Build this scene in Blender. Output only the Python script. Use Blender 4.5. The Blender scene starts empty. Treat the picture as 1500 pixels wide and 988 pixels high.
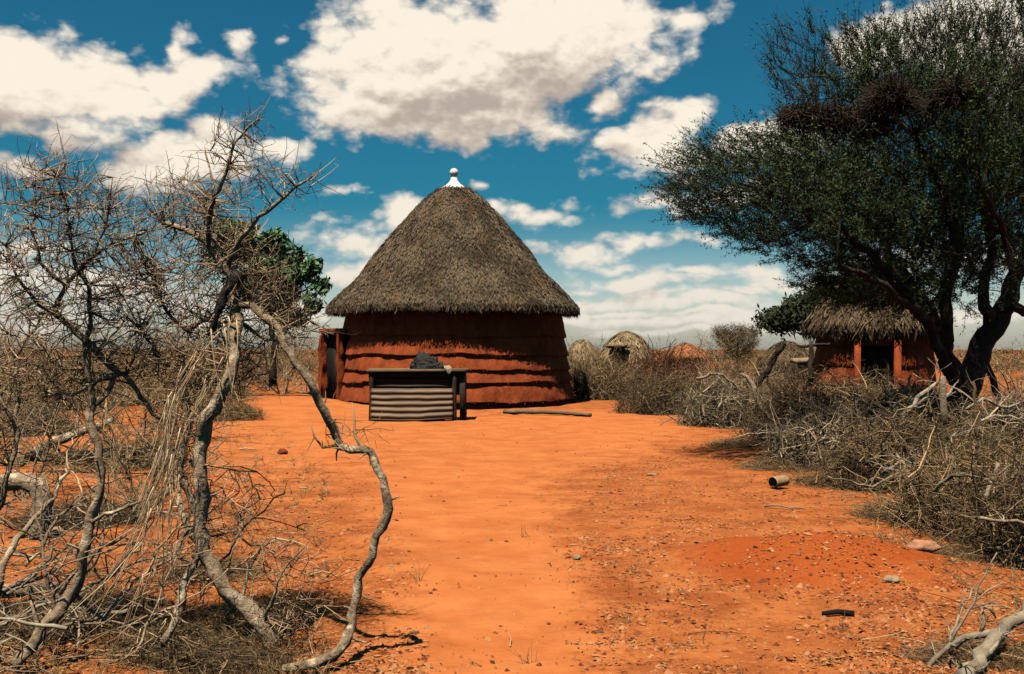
import bpy, math, random
import numpy as np
from mathutils import Vector, noise as mnoise

random.seed(7); RNG = np.random.default_rng(7)
SC = bpy.context.scene
COL = SC.collection
PI = math.pi
# ------------------------------------------------------------------ camera
F, HX, HY, CH = 1458.0, 750.0, 512.0, 1.55        # focal in photo pixels, principal column, horizon row, eye height
cd = bpy.data.cameras.new('camera'); cam = bpy.data.objects.new('camera', cd); COL.objects.link(cam)
cam.location = (0, 0, CH); cam.rotation_euler = (PI/2, 0, 0)
cd.sensor_width = 36; cd.lens = 35; cd.shift_y = 0.012; cd.clip_end = 6000; cd.clip_start = .05
SC.camera = cam
# ------------------------------------------------------------------ light
SUN_EL, SUN_AZ = math.radians(67), math.radians(202)   # azimuth clockwise from +Y: behind the camera, to its left
SKY_STRENGTH, SUN_STRENGTH, EXPOSURE = 0.05, 5.0, 1.1
CLOUD_LIT, CLOUD_DARK = (0.455, 0.41, 0.342, 1), (0.225, 0.188, 0.160, 1)
sun = bpy.data.lights.new('sun', 'SUN'); sun.energy = SUN_STRENGTH; sun.angle = math.radians(.5); sun.color = (1, .90, .73)
so = bpy.data.objects.new('sun', sun); COL.objects.link(so)
sdir = Vector((math.sin(SUN_AZ)*math.cos(SUN_EL), math.cos(SUN_AZ)*math.cos(SUN_EL), math.sin(SUN_EL)))
so.rotation_euler = sdir.to_track_quat('Z', 'Y').to_euler(); so.location = (0, 0, 60)
vs = SC.view_settings
vs.view_transform = 'Standard'; vs.look = 'None'; vs.exposure = EXPOSURE; vs.gamma = 1; vs.use_curve_mapping = False
SC.render.filter_size = 1.9
SC.cycles.max_bounces = 5; SC.cycles.diffuse_bounces = 0; SC.cycles.transparent_max_bounces = 4

class NT:
    """small helper for node trees"""
    def __init__(s, tree): s.t = tree
    def n(s, kind, **kw):
        nd = s.t.nodes.new(kind)
        for k, v in kw.items():
            if k == 'ins':
                for i, val in v.items():
                    if hasattr(val, 'is_output') or isinstance(val, bpy.types.NodeSocket): s.t.links.new(val, nd.inputs[i])
                    else: nd.inputs[i].default_value = val
            else: setattr(nd, k, v)
        return nd
    def math(s, op, a, b=None, c=None, clamp=False):
        ins = {0: a}
        if b is not None: ins[1] = b
        if c is not None: ins[2] = c
        return s.n('ShaderNodeMath', operation=op, use_clamp=clamp, ins=ins).outputs[0]
    def vmath(s, op, a, b=None):
        ins = {0: a}
        if b is not None: ins[1] = b
        nd = s.n('ShaderNodeVectorMath', operation=op, ins=ins)
        return nd.outputs['Value'] if op in ('LENGTH', 'DOT_PRODUCT') else nd.outputs[0]
    def mix(s, f, a, b, mode='MIX'):
        nd = s.n('ShaderNodeMix', data_type='RGBA', blend_type=mode)
        for i, val in ((0, f), (6, a), (7, b)):
            if isinstance(val, bpy.types.NodeSocket): s.t.links.new(val, nd.inputs[i])
            else: nd.inputs[i].default_value = val
        return nd.outputs[2]
    def noise(s, vec, scale, detail=4, rough=.55, **kw):
        return s.n('ShaderNodeTexNoise', ins={'Vector': vec, 'Scale': scale, 'Detail': detail, 'Roughness': rough}, **kw).outputs[0]
    def smooth(s, v, lo, hi, a=0., b=1.):
        return s.n('ShaderNodeMapRange', interpolation_type='SMOOTHSTEP', ins={0: v, 1: lo, 2: hi, 3: a, 4: b}).outputs[0]

# clouds as ellipses on the sky dome: centre and radii in 1/1458 rad
CLOUDS = [(640,95,200,100),(800,55,190,85),(560,150,135,55),(690,172,130,48),(480,128,60,26),(880,150,38,32),(1012,18,55,22),
 (30,125,165,78),(150,140,105,55),(235,105,40,30),(310,88,60,26),(345,60,26,18),(262,62,24,32),(255,112,70,34),(-60,120,120,80),(185,175,85,18),(70,205,60,25),(408,50,14,9),
 (290,235,120,48),(330,190,50,28),(425,228,42,24),(230,250,80,30),(250,200,40,22),
 (940,215,95,40),(1005,165,42,32),(970,185,50,35),(1090,195,55,28),(1150,215,60,30),
 (1400,60,170,60),(1270,75,60,38),(1450,10,100,60),(1560,60,140,110),(1310,35,50,30),
 (520,355,95,26),(580,315,42,26),(480,345,40,18),(790,320,60,24),(830,305,28,12),(725,300,16,12),(500,287,30,8),(492,322,30,8),
 (700,270,18,8),(560,398,110,24),(520,400,60,20),
 (860,375,85,20),(930,362,50,16),(970,300,70,26),(940,312,50,14),(1010,262,50,12),(1120,280,110,20),(1100,395,60,18),(900,395,60,9),(1000,400,70,10),(850,420,50,9),(960,430,90,9),(1080,425,60,9),(900,458,90,8),(1050,458,80,8),(1180,440,70,9),(980,488,160,9),(1120,480,90,8),(1240,470,80,9),(1150,412,70,16),(1030,350,60,12),
 (930,412,140,16),(880,440,170,16),(1040,440,140,14),(960,470,220,14),(1150,460,160,14),(1300,400,120,30),(1430,380,120,30),(1380,470,200,16),
 (0,400,110,50),(60,360,70,20),(150,420,120,40),(290,430,110,30),(330,350,60,14),(400,380,70,22),(40,470,200,22),(400,460,150,20),(-80,300,90,30),(20,250,50,20),(110,300,60,14)]
W = bpy.data.worlds.new('World'); SC.world = W; W.use_nodes = True
wt = W.node_tree; wt.nodes.clear(); w = NT(wt)
grp = bpy.data.node_groups.new('cloud_field', 'ShaderNodeTree')
grp.interface.new_socket('Vector', in_out='INPUT', socket_type='NodeSocketVector')
grp.interface.new_socket('Value', in_out='OUTPUT', socket_type='NodeSocketFloat')
g = NT(grp); gi = g.n('NodeGroupInput'); go_ = g.n('NodeGroupOutput')
acc = None
for (cx, cy, rx, ry) in CLOUDS:
    a = math.atan((cx-HX)/F); e = math.atan((HY-cy)/F*math.cos(a))
    ra, re = rx/F*math.cos(a)**2*1.18, ry/F*math.cos(a)*1.18
    d = g.vmath('MULTIPLY', g.vmath('SUBTRACT', gi.outputs[0], (a, e, 0)), (1/ra, 1/re, 0))
    v = g.math('MULTIPLY', g.math('SUBTRACT', 1.0, g.vmath('LENGTH', d)), min(1.3, max((re/.05)**.55, (.62 if cy < 440 else .75) if cy > 345 else 0)))
    acc = v if acc is None else g.math('SMOOTH_MAX', acc, v, .12)
grp.links.new(acc, go_.inputs[0])
tc = w.n('ShaderNodeTexCoord'); dirv = w.n('ShaderNodeVectorMath', operation='NORMALIZE', ins={0: tc.outputs['Generated']}).outputs[0]
sep = w.n('ShaderNodeSeparateXYZ', ins={0: dirv})
az = w.math('ARCTAN2', sep.outputs[0], sep.outputs[1]); el = w.math('ARCSINE', sep.outputs[2])
p = w.n('ShaderNodeCombineXYZ', ins={0: az, 1: el, 2: 0.0}).outputs[0]
warpn = w.n('ShaderNodeTexNoise', ins={'Vector': p, 'Scale': 9.0, 'Detail': 3, 'Roughness': .5}).outputs[1]
warp = w.vmath('MULTIPLY', w.vmath('SUBTRACT', warpn, (.5, .5, .5)), (.075, .05, 0))
pw = w.vmath('ADD', p, warp)
def cloud_group(vec):
    nd = w.n('ShaderNodeGroup', node_tree=grp); wt.links.new(vec, nd.inputs[0]); return nd.outputs[0]
f0 = cloud_group(pw)
f1 = cloud_group(w.vmath('ADD', pw, (-.010, .045, 0)))
stretch = w.vmath('MULTIPLY', p, (1.0, 1.55, 0))
fb = w.noise(stretch, 17, 9, .58); fbu = w.noise(w.vmath('ADD', stretch, (-.006, .017, 0)), 17, 9, .58)
def billow(vec):
    wv = w.vmath('ADD', vec, w.vmath('MULTIPLY', w.vmath('SUBTRACT', w.n('ShaderNodeTexNoise', ins={'Vector': vec, 'Scale': 40.0, 'Detail': 3}).outputs[1], (.5, .5, .5)), (.022, .022, 0)))
    out = None
    for sc_, am_ in ((24, .62), (52, .34), (115, .18)):
        v_ = w.n('ShaderNodeTexVoronoi', feature='SMOOTH_F1', voronoi_dimensions='2D', ins={'Vector': wv, 'Scale': sc_, 'Smoothness': .35}).outputs['Distance']
        t_ = w.math('MULTIPLY', w.math('SUBTRACT', .42, v_), am_); out = t_ if out is None else w.math('ADD', out, t_)
    return out
lob = billow(stretch); lobu = billow(w.vmath('ADD', stretch, (-.004, .011, 0)))
nz = w.math('MULTIPLY', w.math('SUBTRACT', fb, .5), 1.15)
dens_r = w.math('ADD', w.math('ADD', f0, nz), w.math('MULTIPLY', w.math('ADD', lob, -.01), .58))
dens = w.smooth(w.math('SUBTRACT', dens_r, w.math('MULTIPLY', w.smooth(el, .16, .06), .09)), .0, .44)
# sky overhead and behind the photograph's frame: scattered cumulus
gen = w.math('SUBTRACT', w.noise(w.vmath('MULTIPLY', dirv, (1, 1, 2.2)), 3.2, 7, .55), .60)
outm = w.math('MAXIMUM', w.smooth(w.math('ABSOLUTE', az), .58, .80), w.smooth(el, .42, .60))
gend = w.math('MULTIPLY', w.smooth(gen, 0, .08), outm)
dens = w.math('MAXIMUM', dens, gend)
dens = w.math('MULTIPLY', dens, w.smooth(el, -.005, .03))
shade = w.math('ADD', w.math('MULTIPLY', w.math('SUBTRACT', f1, f0), 1.35),
       w.math('ADD', w.math('MULTIPLY', w.math('SUBTRACT', fbu, fb), 3.2), w.math('MULTIPLY', w.math('SUBTRACT', lobu, lob), 1.2)))
shade = w.smooth(w.math('ADD', shade, w.math('MULTIPLY', w.smooth(dens_r, .15, .9), .42)), -.40, 1.25)
ccol = w.mix(shade, CLOUD_LIT, CLOUD_DARK)
low = w.smooth(el, .22, 0.0)
ccol = w.mix(w.math('MULTIPLY', low, .5), ccol, (.305, .292, .265, 1))
sky = w.n('ShaderNodeTexSky', sky_type='NISHITA', sun_disc=False, sun_elevation=SUN_EL, sun_rotation=SUN_AZ, air_density=1.0, dust_density=1.2, ozone_density=1.6)
tint = w.mix(1.0, sky.outputs[0], (0.090, 0.50, 0.575, 1), 'MULTIPLY')
tint = w.mix(w.smooth(el, .15, .0, 0., 1.), tint, w.mix(1.0, sky.outputs[0], (1.32, 1.29, 1.25, 1), 'MULTIPLY'))
b1 = w.n('ShaderNodeBackground', ins={0: tint, 1: SKY_STRENGTH}); b2 = w.n('ShaderNodeBackground', ins={0: ccol, 1: 1.0})
ms = w.n('ShaderNodeMixShader', ins={0: dens, 1: b1.outputs[0], 2: b2.outputs[0]})
wo = w.n('ShaderNodeOutputWorld'); wt.links.new(ms.outputs[0], wo.inputs[0])
W.cycles.sampling_method = 'MANUAL'; W.cycles.sample_map_resolution = 512

# ------------------------------------------------------------------ helpers
def P(px, py, d): return np.array([(px-HX)/F*d, d, CH+(HY-py)/F*d])
def PG(px, py): d = CH*F/(py-HY); return np.array([(px-HX)/F*d, d, 0.])
def fbm(x, y, z=0.): return mnoise.fractal(Vector((x, y, z)), 1.0, 2.0, 4)
def ground_z(x, y):
    z = .05*mnoise.noise(Vector((x*.22, y*.22, 3.1))) + .018*mnoise.noise(Vector((x*1.3, y*1.3, 9.)))
    z += .012*mnoise.noise(Vector((x*4.1, y*4.1, 1.)))
    z += .22*math.exp(-(((x-2.3)/.75)**2+((y-7.15)/.55)**2)) + .07*math.exp(-(((x-1.55)/.30)**2+((y-7.3)/.3)**2))   # dug earth
    z += .20*math.exp(-(((x+7)/3.2)**2+((y-27)/4.5)**2))       # low rise beside the big hut
    return z

class MB:
    """collects batches of vertices and faces, builds one mesh object"""
    def __init__(s): s.v=[]; s.f4=[]; s.f3=[]; s.t=[]; s.n=0
    def add(s, V, F4=None, F3=None, tint=.5):
        V = np.asarray(V, dtype=np.float64).reshape(-1, 3)
        s.v.append(V); s.t.append(np.broadcast_to(np.asarray(tint, dtype=np.float32), (len(V),)) if np.ndim(tint) < 1 or len(tint) == len(V) else np.repeat(tint, len(V)//len(tint)))
        if F4 is not None and len(F4): s.f4.append(np.asarray(F4, dtype=np.int64)+s.n)
        if F3 is not None and len(F3): s.f3.append(np.asarray(F3, dtype=np.int64)+s.n)
        s.n += len(V)
    def tubes(s, Pt, R, k=5, tint=None, cap=True, jag=0.):
        """Pt (N,n,3), R (N,n): N tubes at once"""
        Pt = np.asarray(Pt, float); R = np.asarray(R, float)
        if Pt.ndim == 2: Pt = Pt[None]; R = R[None]
        N, n = Pt.shape[:2]
        T = np.gradient(Pt, axis=1); T /= np.linalg.norm(T, axis=2, keepdims=True)+1e-9
        m = T.mean(1); ref = np.eye(3)[np.abs(m).argmin(1)][:, None, :]
        A = np.cross(T, ref); A /= np.linalg.norm(A, axis=2, keepdims=True)+1e-9; B = np.cross(T, A)
        an = np.arange(k)*2*PI/k
        RR = R[:, :, None]*np.ones(k)
        if jag: RR = RR*(1+jag*RNG.uniform(-1, 1, RR.shape))
        V = Pt[:, :, None, :] + RR[..., None]*(A[:, :, None, :]*np.cos(an)[None, None, :, None]+B[:, :, None, :]*np.sin(an)[None, None, :, None])
        base = (np.arange(N)*n*k)[:, None, None]; i = np.arange(n-1)[None, :, None]; j = np.arange(k)[None, None, :]
        a = base+i*k+j; b = base+i*k+(j+1) % k
        q = np.stack([a, b, b+k, a+k], -1).reshape(-1, 4)
        t3 = None
        if cap:
            e = (np.arange(N)*n*k+(n-1)*k)[:, None]; c = np.arange(1, k-1)[None, :]
            t3 = np.stack([np.broadcast_to(e, (N, k-2)), e+c, e+c+1], -1).reshape(-1, 3)
            e2 = (np.arange(N)*n*k)[:, None]
            t3 = np.concatenate([t3, np.stack([np.broadcast_to(e2, (N, k-2)), e2+c+1, e2+c], -1).reshape(-1, 3)])
        if tint is None: tint = RNG.random(N)
        s.add(V.reshape(-1, 3), q, t3, np.repeat(np.broadcast_to(tint, (N,)), n*k))
    def quads(s, C, U, Vv, tint=None):
        """N quads with centre C and half-axes U, Vv (diamond-ended leaf)"""
        N = len(C)
        V = np.stack([C-U, C+Vv-U*.1, C+U, C-Vv-U*.1], 1).reshape(-1, 3)
        q = np.arange(N*4).reshape(-1, 4)
        if tint is None: tint = RNG.random(N)
        s.add(V, q, None, np.repeat(tint, 4))
    def box(s, c, h, rz=0., jit=0., tint=.5):
        c = np.array(c, float); cs, sn = math.cos(rz), math.sin(rz)
        V = []
        for sx in (-1, 1):
            for sy in (-1, 1):
                for sz in (-1, 1):
                    x, y, z = sx*h[0]+random.uniform(-jit, jit), sy*h[1]+random.uniform(-jit, jit), sz*h[2]+random.uniform(-jit, jit)
                    V.append((c[0]+x*cs-y*sn, c[1]+x*sn+y*cs, c[2]+z))
        s.add(V, [(0,1,3,2),(4,6,7,5),(0,4,5,1),(2,3,7,6),(0,2,6,4),(1,5,7,3)], None, tint)
    def build(s, name, mat, parent=None, smooth=True, loc=None):
        V = np.concatenate(s.v) if s.v else np.zeros((0, 3))
        f4 = np.concatenate(s.f4) if s.f4 else np.zeros((0, 4), int); f3 = np.concatenate(s.f3) if s.f3 else np.zeros((0, 3), int)
        me = bpy.data.meshes.new(name)
        off = np.zeros(3)
        if loc is not None: off = np.asarray(loc, float)
        me.vertices.add(len(V)); me.vertices.foreach_set('co', (V-off).astype(np.float32).ravel())
        li = np.concatenate([f4.ravel(), f3.ravel()]).astype(np.int32)
        me.loops.add(len(li)); me.loops.foreach_set('vertex_index', li)
        nf = len(f4)+len(f3); me.polygons.add(nf)
        ls = np.concatenate([np.arange(len(f4))*4, len(f4)*4+np.arange(len(f3))*3]).astype(np.int32)
        me.polygons.foreach_set('loop_start', ls)
        me.polygons.foreach_set('use_smooth', np.full(nf, smooth))
        at = me.attributes.new('tint', 'FLOAT', 'POINT'); at.data.foreach_set('value', np.concatenate(s.t).astype(np.float32))
        me.update(calc_edges=True); me.validate()
        me.materials.append(mat)
        o = bpy.data.objects.new(name, me); COL.objects.link(o); o.location = off
        if parent is not None:
            o.parent = parent; o.location = off - np.array(parent.location) if loc is not None else -np.array(parent.location)
        return o
def tag(o, label=None, cat=None, group=None, kind=None):
    if label: o['label'] = label
    if cat: o['category'] = cat
    if group: o['group'] = group
    if kind: o['kind'] = kind
    return o
def empty(name, loc, label, cat, group=None):
    o = bpy.data.objects.new(name, None); COL.objects.link(o); o.location = tuple(loc); o.empty_display_size = .3
    return tag(o, label, cat, group)
def dup(root, loc, rz=0., sc=(1, 1, 1), label=None):
    r = root.copy(); COL.objects.link(r); r.location = tuple(loc); r.rotation_euler = (0, 0, rz); r.scale = sc
    if label: r['label'] = label
    for ch in list(root.children):
        c = ch.copy(); COL.objects.link(c); c.parent = r
        for gch in ch.children:
            d = gch.copy(); COL.objects.link(d); d.parent = c
    return r

# ------------------------------------------------------------------ materials
ALB = .48      # the film is exposed for this earth: real albedos with the exposure raised
def mat(name, ca, cb, scale=8., rough=.9, bump=.3, cc=None, tintmix=.6, stretch=(1, 1, 1), bscale=None, spec=.15, detail=6):
    k_ = .72 if 'enamel' in name else ALB
    ca, cb, cc = [None if c_ is None else tuple(x_*k_ for x_ in c_) for c_ in (ca, cb, cc)]
    m = bpy.data.materials.new(name); m.use_nodes = True; t = m.node_tree; t.nodes.clear(); q = NT(t)
    co = q.n('ShaderNodeTexCoord').outputs['Object']; co = q.vmath('MULTIPLY', co, stretch)
    nz = q.noise(co, scale, detail, .6)
    tn = q.n('ShaderNodeAttribute', attribute_name='tint').outputs['Fac']
    fac = q.math('ADD', q.math('MULTIPLY', nz, 1-tintmix), q.math('MULTIPLY', tn, tintmix))
    fac = q.smooth(fac, .22, .78)
    c = q.mix(fac, (*ca, 1), (*cb, 1))
    if cc is not None:
        c = q.mix(q.smooth(q.noise(co, scale*.37, 5, .6), .52, .68), c, (*cc, 1))
    b = q.n('ShaderNodeBsdfPrincipled', ins={'Base Color': c, 'Roughness': rough, 'Specular IOR Level': spec})
    if bump:
        bn = q.n('ShaderNodeBump', ins={'Strength': bump, 'Distance': .02, 'Height': q.noise(co, bscale or scale*3, 6, .65)})
        t.links.new(bn.outputs[0], b.inputs['Normal'])
    o = q.n('ShaderNodeOutputMaterial'); t.links.new(b.outputs[0], o.inputs[0])
    return m
M = {}
M['bark'] = mat('grey_bark', (.12, .078, .05), (.64, .46, .30), 26, bump=.9, tintmix=.10, cc=(.95, .74, .52), bscale=55)
M['twig'] = mat('brown_twig', (.11, .066, .040), (.72, .48, .29), 6, bump=0, tintmix=.75)
M['brush'] = mat('dry_brush', (.07, .044, .022), (.68, .44, .225), 4, bump=0, tintmix=.85)
M['brush_dark'] = mat('dark_dry_brush', (.05, .033, .018), (.52, .33, .17), 4, bump=0, tintmix=.85)
M['brush_grey'] = mat('grey_dry_brush', (.07, .052, .034), (.72, .53, .33), 4, bump=0, tintmix=.85)
M['brush_red'] = mat('rusty_brush', (.08, .028, .014), (.34, .14, .07), 4, bump=0, tintmix=.85)
M['brush_brown'] = mat('brown_brush', (.10, .057, .027), (.66, .40, .19), 4, bump=0, tintmix=.85)
M['bleached'] = mat('bleached_wood', (.20, .15, .10), (.60, .49, .36), 14, bump=.5, tintmix=.25, cc=(.14, .11, .085), bscale=40)
M['creeper'] = mat('pale_fibre', (.28, .17, .09), (.90, .64, .39), 5, bump=0, tintmix=.8)
M['charred'] = mat('charred_wood_and_shade', (.008, .007, .006), (.03, .024, .02), 20, bump=.6)  # char on dead wood, and painted shade in the hut doorways
M['abark'] = mat('acacia_bark', (.018, .013, .010), (.075, .053, .038), 12, bump=.7, tintmix=.2, cc=(.11, .078, .055), bscale=40)
M['atwig'] = mat('acacia_twig', (.018, .014, .010), (.07, .052, .036), 6, bump=0)
M['aleaf'] = mat('acacia_leaf', (.014, .028, .009), (.088, .138, .042), 2.2, bump=0, tintmix=.6, rough=.7)
M['gleaf'] = mat('green_leaf', (.035, .115, .040), (.115, .26, .08), 2, bump=0, tintmix=.6, rough=.6, spec=.3)
M['wisp'] = mat('wispy_twig_leaf', (.10, .07, .035), (.24, .17, .09), 2, bump=0, tintmix=.6)
M['fleaf'] = mat('dark_leaf', (.022, .032, .014), (.06, .07, .03), 1, bump=0, tintmix=.6)
M['nest'] = mat('nest_straw', (.014, .009, .007), (.085, .052, .036), 8, bump=0, tintmix=.8)
M['thatch'] = mat('old_thatch', (.05, .036, .022), (.23, .165, .105), 3.5, bump=0, tintmix=.8, cc=(.21, .125, .065))
M['thatch_base'] = mat('thatch_under', (.05, .036, .022), (.12, .085, .052), 9, bump=.6, tintmix=.1)
M['straw'] = mat('pale_straw', (.20, .13, .07), (.52, .37, .21), 3, bump=0, tintmix=.75)
M['straw_base'] = mat('pale_straw_under', (.20, .13, .07), (.42, .29, .16), 9, bump=.5, tintmix=.1)
M['rthatch'] = mat('grey_brown_thatch', (.07, .046, .026), (.23, .155, .09), 3, bump=0, tintmix=.75)
M['orange_thatch'] = mat('orange_thatch', (.34, .12, .05), (.55, .22, .09), 3, bump=.4, tintmix=.5)
M['mud'] = mat('red_mud', (.25, .042, .010), (.49, .098, .024), 5, bump=1., tintmix=.12, cc=(.22, .036, .009), stretch=(1, 1, .55), bscale=22)
M['fringe'] = mat('mud_fringe', (.10, .025, .010), (.34, .08, .025), 9, bump=.5, tintmix=.6, stretch=(1, 1, .3))
M['mud_pale'] = mat('pale_mud', (.36, .11, .04), (.50, .19, .085), 6, bump=.6, tintmix=.1)
M['white'] = mat('white_enamel', (.66, .60, .50), (.80, .75, .66), 7, bump=.05, rough=.45, tintmix=.1, spec=.4)
M['wood'] = mat('weathered_wood', (.14, .088, .05), (.40, .265, .15), 6, bump=.5, tintmix=.3, stretch=(.4, 4, 4))
M['darkwood'] = mat('dark_wood', (.025, .016, .011), (.075, .05, .035), 6, bump=.5, tintmix=.3)
M['iron'] = mat('old_corrugated_iron', (.10, .050, .022), (.27, .145, .066), 3.5, bump=.12, tintmix=.1, cc=(.15, .08, .045), rough=.6, spec=.3, stretch=(.5, 1, 2))
M['shadeiron'] = mat('shaded_rusty_iron', (.025, .015, .011), (.075, .045, .03), 5, bump=.2, rough=.7, tintmix=.1)
M['cloth'] = mat('charcoal_cloth', (.022, .020, .020), (.065, .058, .055), 7, bump=.4, tintmix=.1)
M['paper'] = mat('pale_cloth', (.34, .24, .15), (.55, .41, .27), 9, bump=.2, tintmix=.1)
M['stone_pink'] = mat('pink_stone', (.50, .20, .11), (.68, .33, .20), 9, bump=.6, tintmix=.1)
M['stone_pale'] = mat('pale_stone', (.34, .20, .11), (.55, .38, .24), 9, bump=.6, tintmix=.1)
M['stone_red'] = mat('red_stone', (.20, .035, .014), (.34, .07, .025), 9, bump=.6, tintmix=.1)
M['litter'] = mat('dry_leaf_litter', (.10, .035, .014), (.58, .25, .10), 3, bump=0, tintmix=.9)
M['gravel'] = mat('gravel_grains', (.22, .05, .018), (.62, .27, .12), 3, bump=0, tintmix=.9)
M['grass'] = mat('dry_grass', (.22, .12, .05), (.50, .32, .15), 3, bump=0, tintmix=.8)
M['scrub'] = mat('far_scrub', (.06, .05, .022), (.19, .135, .065), .35, bump=0, tintmix=.6)

def ground_mat():
    m = bpy.data.materials.new('red_earth'); m.use_nodes = True; t = m.node_tree; t.nodes.clear(); q = NT(t)
    co = q.n('ShaderNodeTexCoord').outputs['Object']; sp = q.n('ShaderNodeSeparateXYZ', ins={0: co})
    big = q.noise(co, .35, 4, .6); mid = q.noise(co, 2.2, 6, .62); fine = q.noise(co, 14, 6, .68); vfine = q.noise(co, 55, 3, .6)
    tn = q.n('ShaderNodeAttribute', attribute_name='tint').outputs['Fac']      # 1 on the trodden sand, 0 on littered earth
    sand = q.mix(q.smooth(mid, .3, .7), (.57, .162, .043, 1), (.68, .222, .068, 1))
    earth = q.mix(q.smooth(mid, .32, .68), (.40, .103, .026, 1), (.60, .182, .048, 1))
    speck = q.mix(q.smooth(fine, .56, .72), earth, (.62, .25, .085, 1))
    speck = q.mix(q.smooth(fine, .45, .33), speck, (.15, .034, .011, 1))
    crumb = q.noise(co, 30, 5, .75); speck = q.mix(q.math('MULTIPLY', q.smooth(crumb, .40, .30), .85), speck, (.09, .026, .011, 1)); speck = q.mix(q.math('MULTIPLY', q.smooth(crumb, .60, .70), .8), speck, (.78, .36, .15, 1))
    speck = q.mix(q.math('MULTIPLY', q.smooth(vfine, .58, .7), .7), speck, (.66, .32, .14, 1))
    pm = q.smooth(q.math('ADD', tn, q.math('ADD', q.math('MULTIPLY', q.math('SUBTRACT', mid, .5), 1.0), q.math('MULTIPLY', q.math('SUBTRACT', fine, .5), .6))), .22, .85)
    c = q.mix(pm, speck, sand)
    c = q.mix(q.math('MULTIPLY', q.smooth(q.noise(co, .9, 5, .6), .5, .66), q.math('SUBTRACT', .55, q.math('MULTIPLY', pm, .32))), c, (.33, .078, .018, 1))
    md = q.vmath('LENGTH', q.vmath('MULTIPLY', q.vmath('SUBTRACT', co, (2.15, 7.1, 0)), (1/1.15, 1/.95, 0)))
    mdm = q.smooth(q.math('ADD', md, q.math('MULTIPLY', q.math('SUBTRACT', mid, .5), .9)), 1.05, .55)
    c = q.mix(q.math('MULTIPLY', mdm, .8), c, (.44, .082, .014, 1))
    c = q.mix(1.0, c, (ALB, ALB, ALB, 1), 'MULTIPLY')
    b = q.n('ShaderNodeBsdfPrincipled', ins={'Base Color': c, 'Roughness': .95, 'Specular IOR Level': .08})
    h = q.math('ADD', q.math('MULTIPLY', fine, q.math('SUBTRACT', 1.1, pm)), q.math('ADD', q.math('MULTIPLY', vfine, .25), q.math('ADD', q.math('MULTIPLY', q.noise(co, 5.5, 3, .5), 1.1), q.math('MULTIPLY', mid, 1.2))))
    bn = q.n('ShaderNodeBump', ins={'Strength': .7, 'Distance': .035, 'Height': h}); t.links.new(bn.outputs[0], b.inputs['Normal'])
    o = q.n('ShaderNodeOutputMaterial'); t.links.new(b.outputs[0], o.inputs[0]); return m

# trodden path and yard: 1 on bare sand
PATH = [(PG(730, 1150), .38), (PG(735, 988), .42), (PG(720, 850), .55), (PG(690, 760), .75), (PG(660, 700), 1.1), (PG(720, 660), 2.0), (PG(800, 632), 2.6), (PG(880, 612), 2.6), (PG(960, 625)*1., .8)]
def seg_w(x, y):
    best = -9.
    for (a, ra), (b, rb) in zip(PATH[:-1], PATH[1:]):
        dx, dy = b[0]-a[0], b[1]-a[1]; t = max(0, min(1, ((x-a[0])*dx+(y-a[1])*dy)/(dx*dx+dy*dy+1e-9)))
        d = math.hypot(x-a[0]-t*dx, y-a[1]-t*dy)/(ra+(rb-ra)*t); best = max(best, 1.35-d*.75)
    best = max(best, 1.5-math.hypot((x+5.2)/5.5, (y-20.)/9.)*.95)        # the swept yard before and beside the big hut
    return max(0, min(1, best))

xs = np.unique(np.concatenate([np.linspace(-14, 14, 360), np.sign(np.linspace(-1, 1, 61))*(14+2600*np.abs(np.linspace(-1, 1, 61))**3.)]))
ys = np.unique(np.concatenate([np.linspace(2, 14, 200), np.linspace(14, 40, 170), 40+3000*np.linspace(0, 1, 40)**3., 2-500*np.linspace(0, 1, 20)**2.5]))
gx, gy = np.meshgrid(xs, ys)
near = (np.abs(gx) < 40) & (gy > -5) & (gy < 80)
gz = np.zeros_like(gx); gt = np.zeros_like(gx)
for i, j in np.argwhere(near):
    gz[i, j] = ground_z(gx[i, j], gy[i, j]); gt[i, j] = seg_w(gx[i, j], gy[i, j])
mb = MB(); ny, nx = gx.shape
ii, jj = np.meshgrid(np.arange(ny-1), np.arange(nx-1), indexing='ij'); a = (ii*nx+jj).ravel()
mb.add(np.stack([gx, gy, gz], -1).reshape(-1, 3), np.stack([a, a+1, a+nx+1, a+nx], -1), None, gt.ravel())
tag(mb.build('ground', ground_mat()), kind='structure')
def G(v, dz=0.): return np.array([v[0], v[1], ground_z(v[0], v[1])+dz])

# ------------------------------------------------------------------ plant growth
def resample(pts, step, wob=0.):
    pts = np.asarray(pts, float); seg = np.linalg.norm(np.diff(pts[:, :3], axis=0), axis=1)
    keep = np.concatenate([[True], seg > 1e-3])
    if keep.sum() >= 2: pts = pts[keep]
    else: pts = np.array([pts[0], pts[0]+1e-3])
    seg = np.linalg.norm(np.diff(pts[:, :3], axis=0), axis=1); s = np.concatenate([[0], np.cumsum(seg)])
    n = max(3, int(s[-1]/step)+1); u = np.linspace(0, s[-1], n)
    # smooth interpolation (Catmull-Rom on arc length)
    out = np.empty((n, pts.shape[1]))
    for c in range(pts.shape[1]):
        m = np.gradient(pts[:, c], s)
        k = np.clip(np.searchsorted(s, u, 'right')-1, 0, len(s)-2); h = s[k+1]-s[k]; t = (u-s[k])/h
        out[:, c] = (2*t**3-3*t**2+1)*pts[k, c]+(t**3-2*t**2+t)*h*m[k]+(-2*t**3+3*t**2)*pts[k+1, c]+(t**3-t**2)*h*m[k+1]
    if wob: out[1:-1, :3] += RNG.normal(0, wob, (n-2, 3))
    return out
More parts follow.
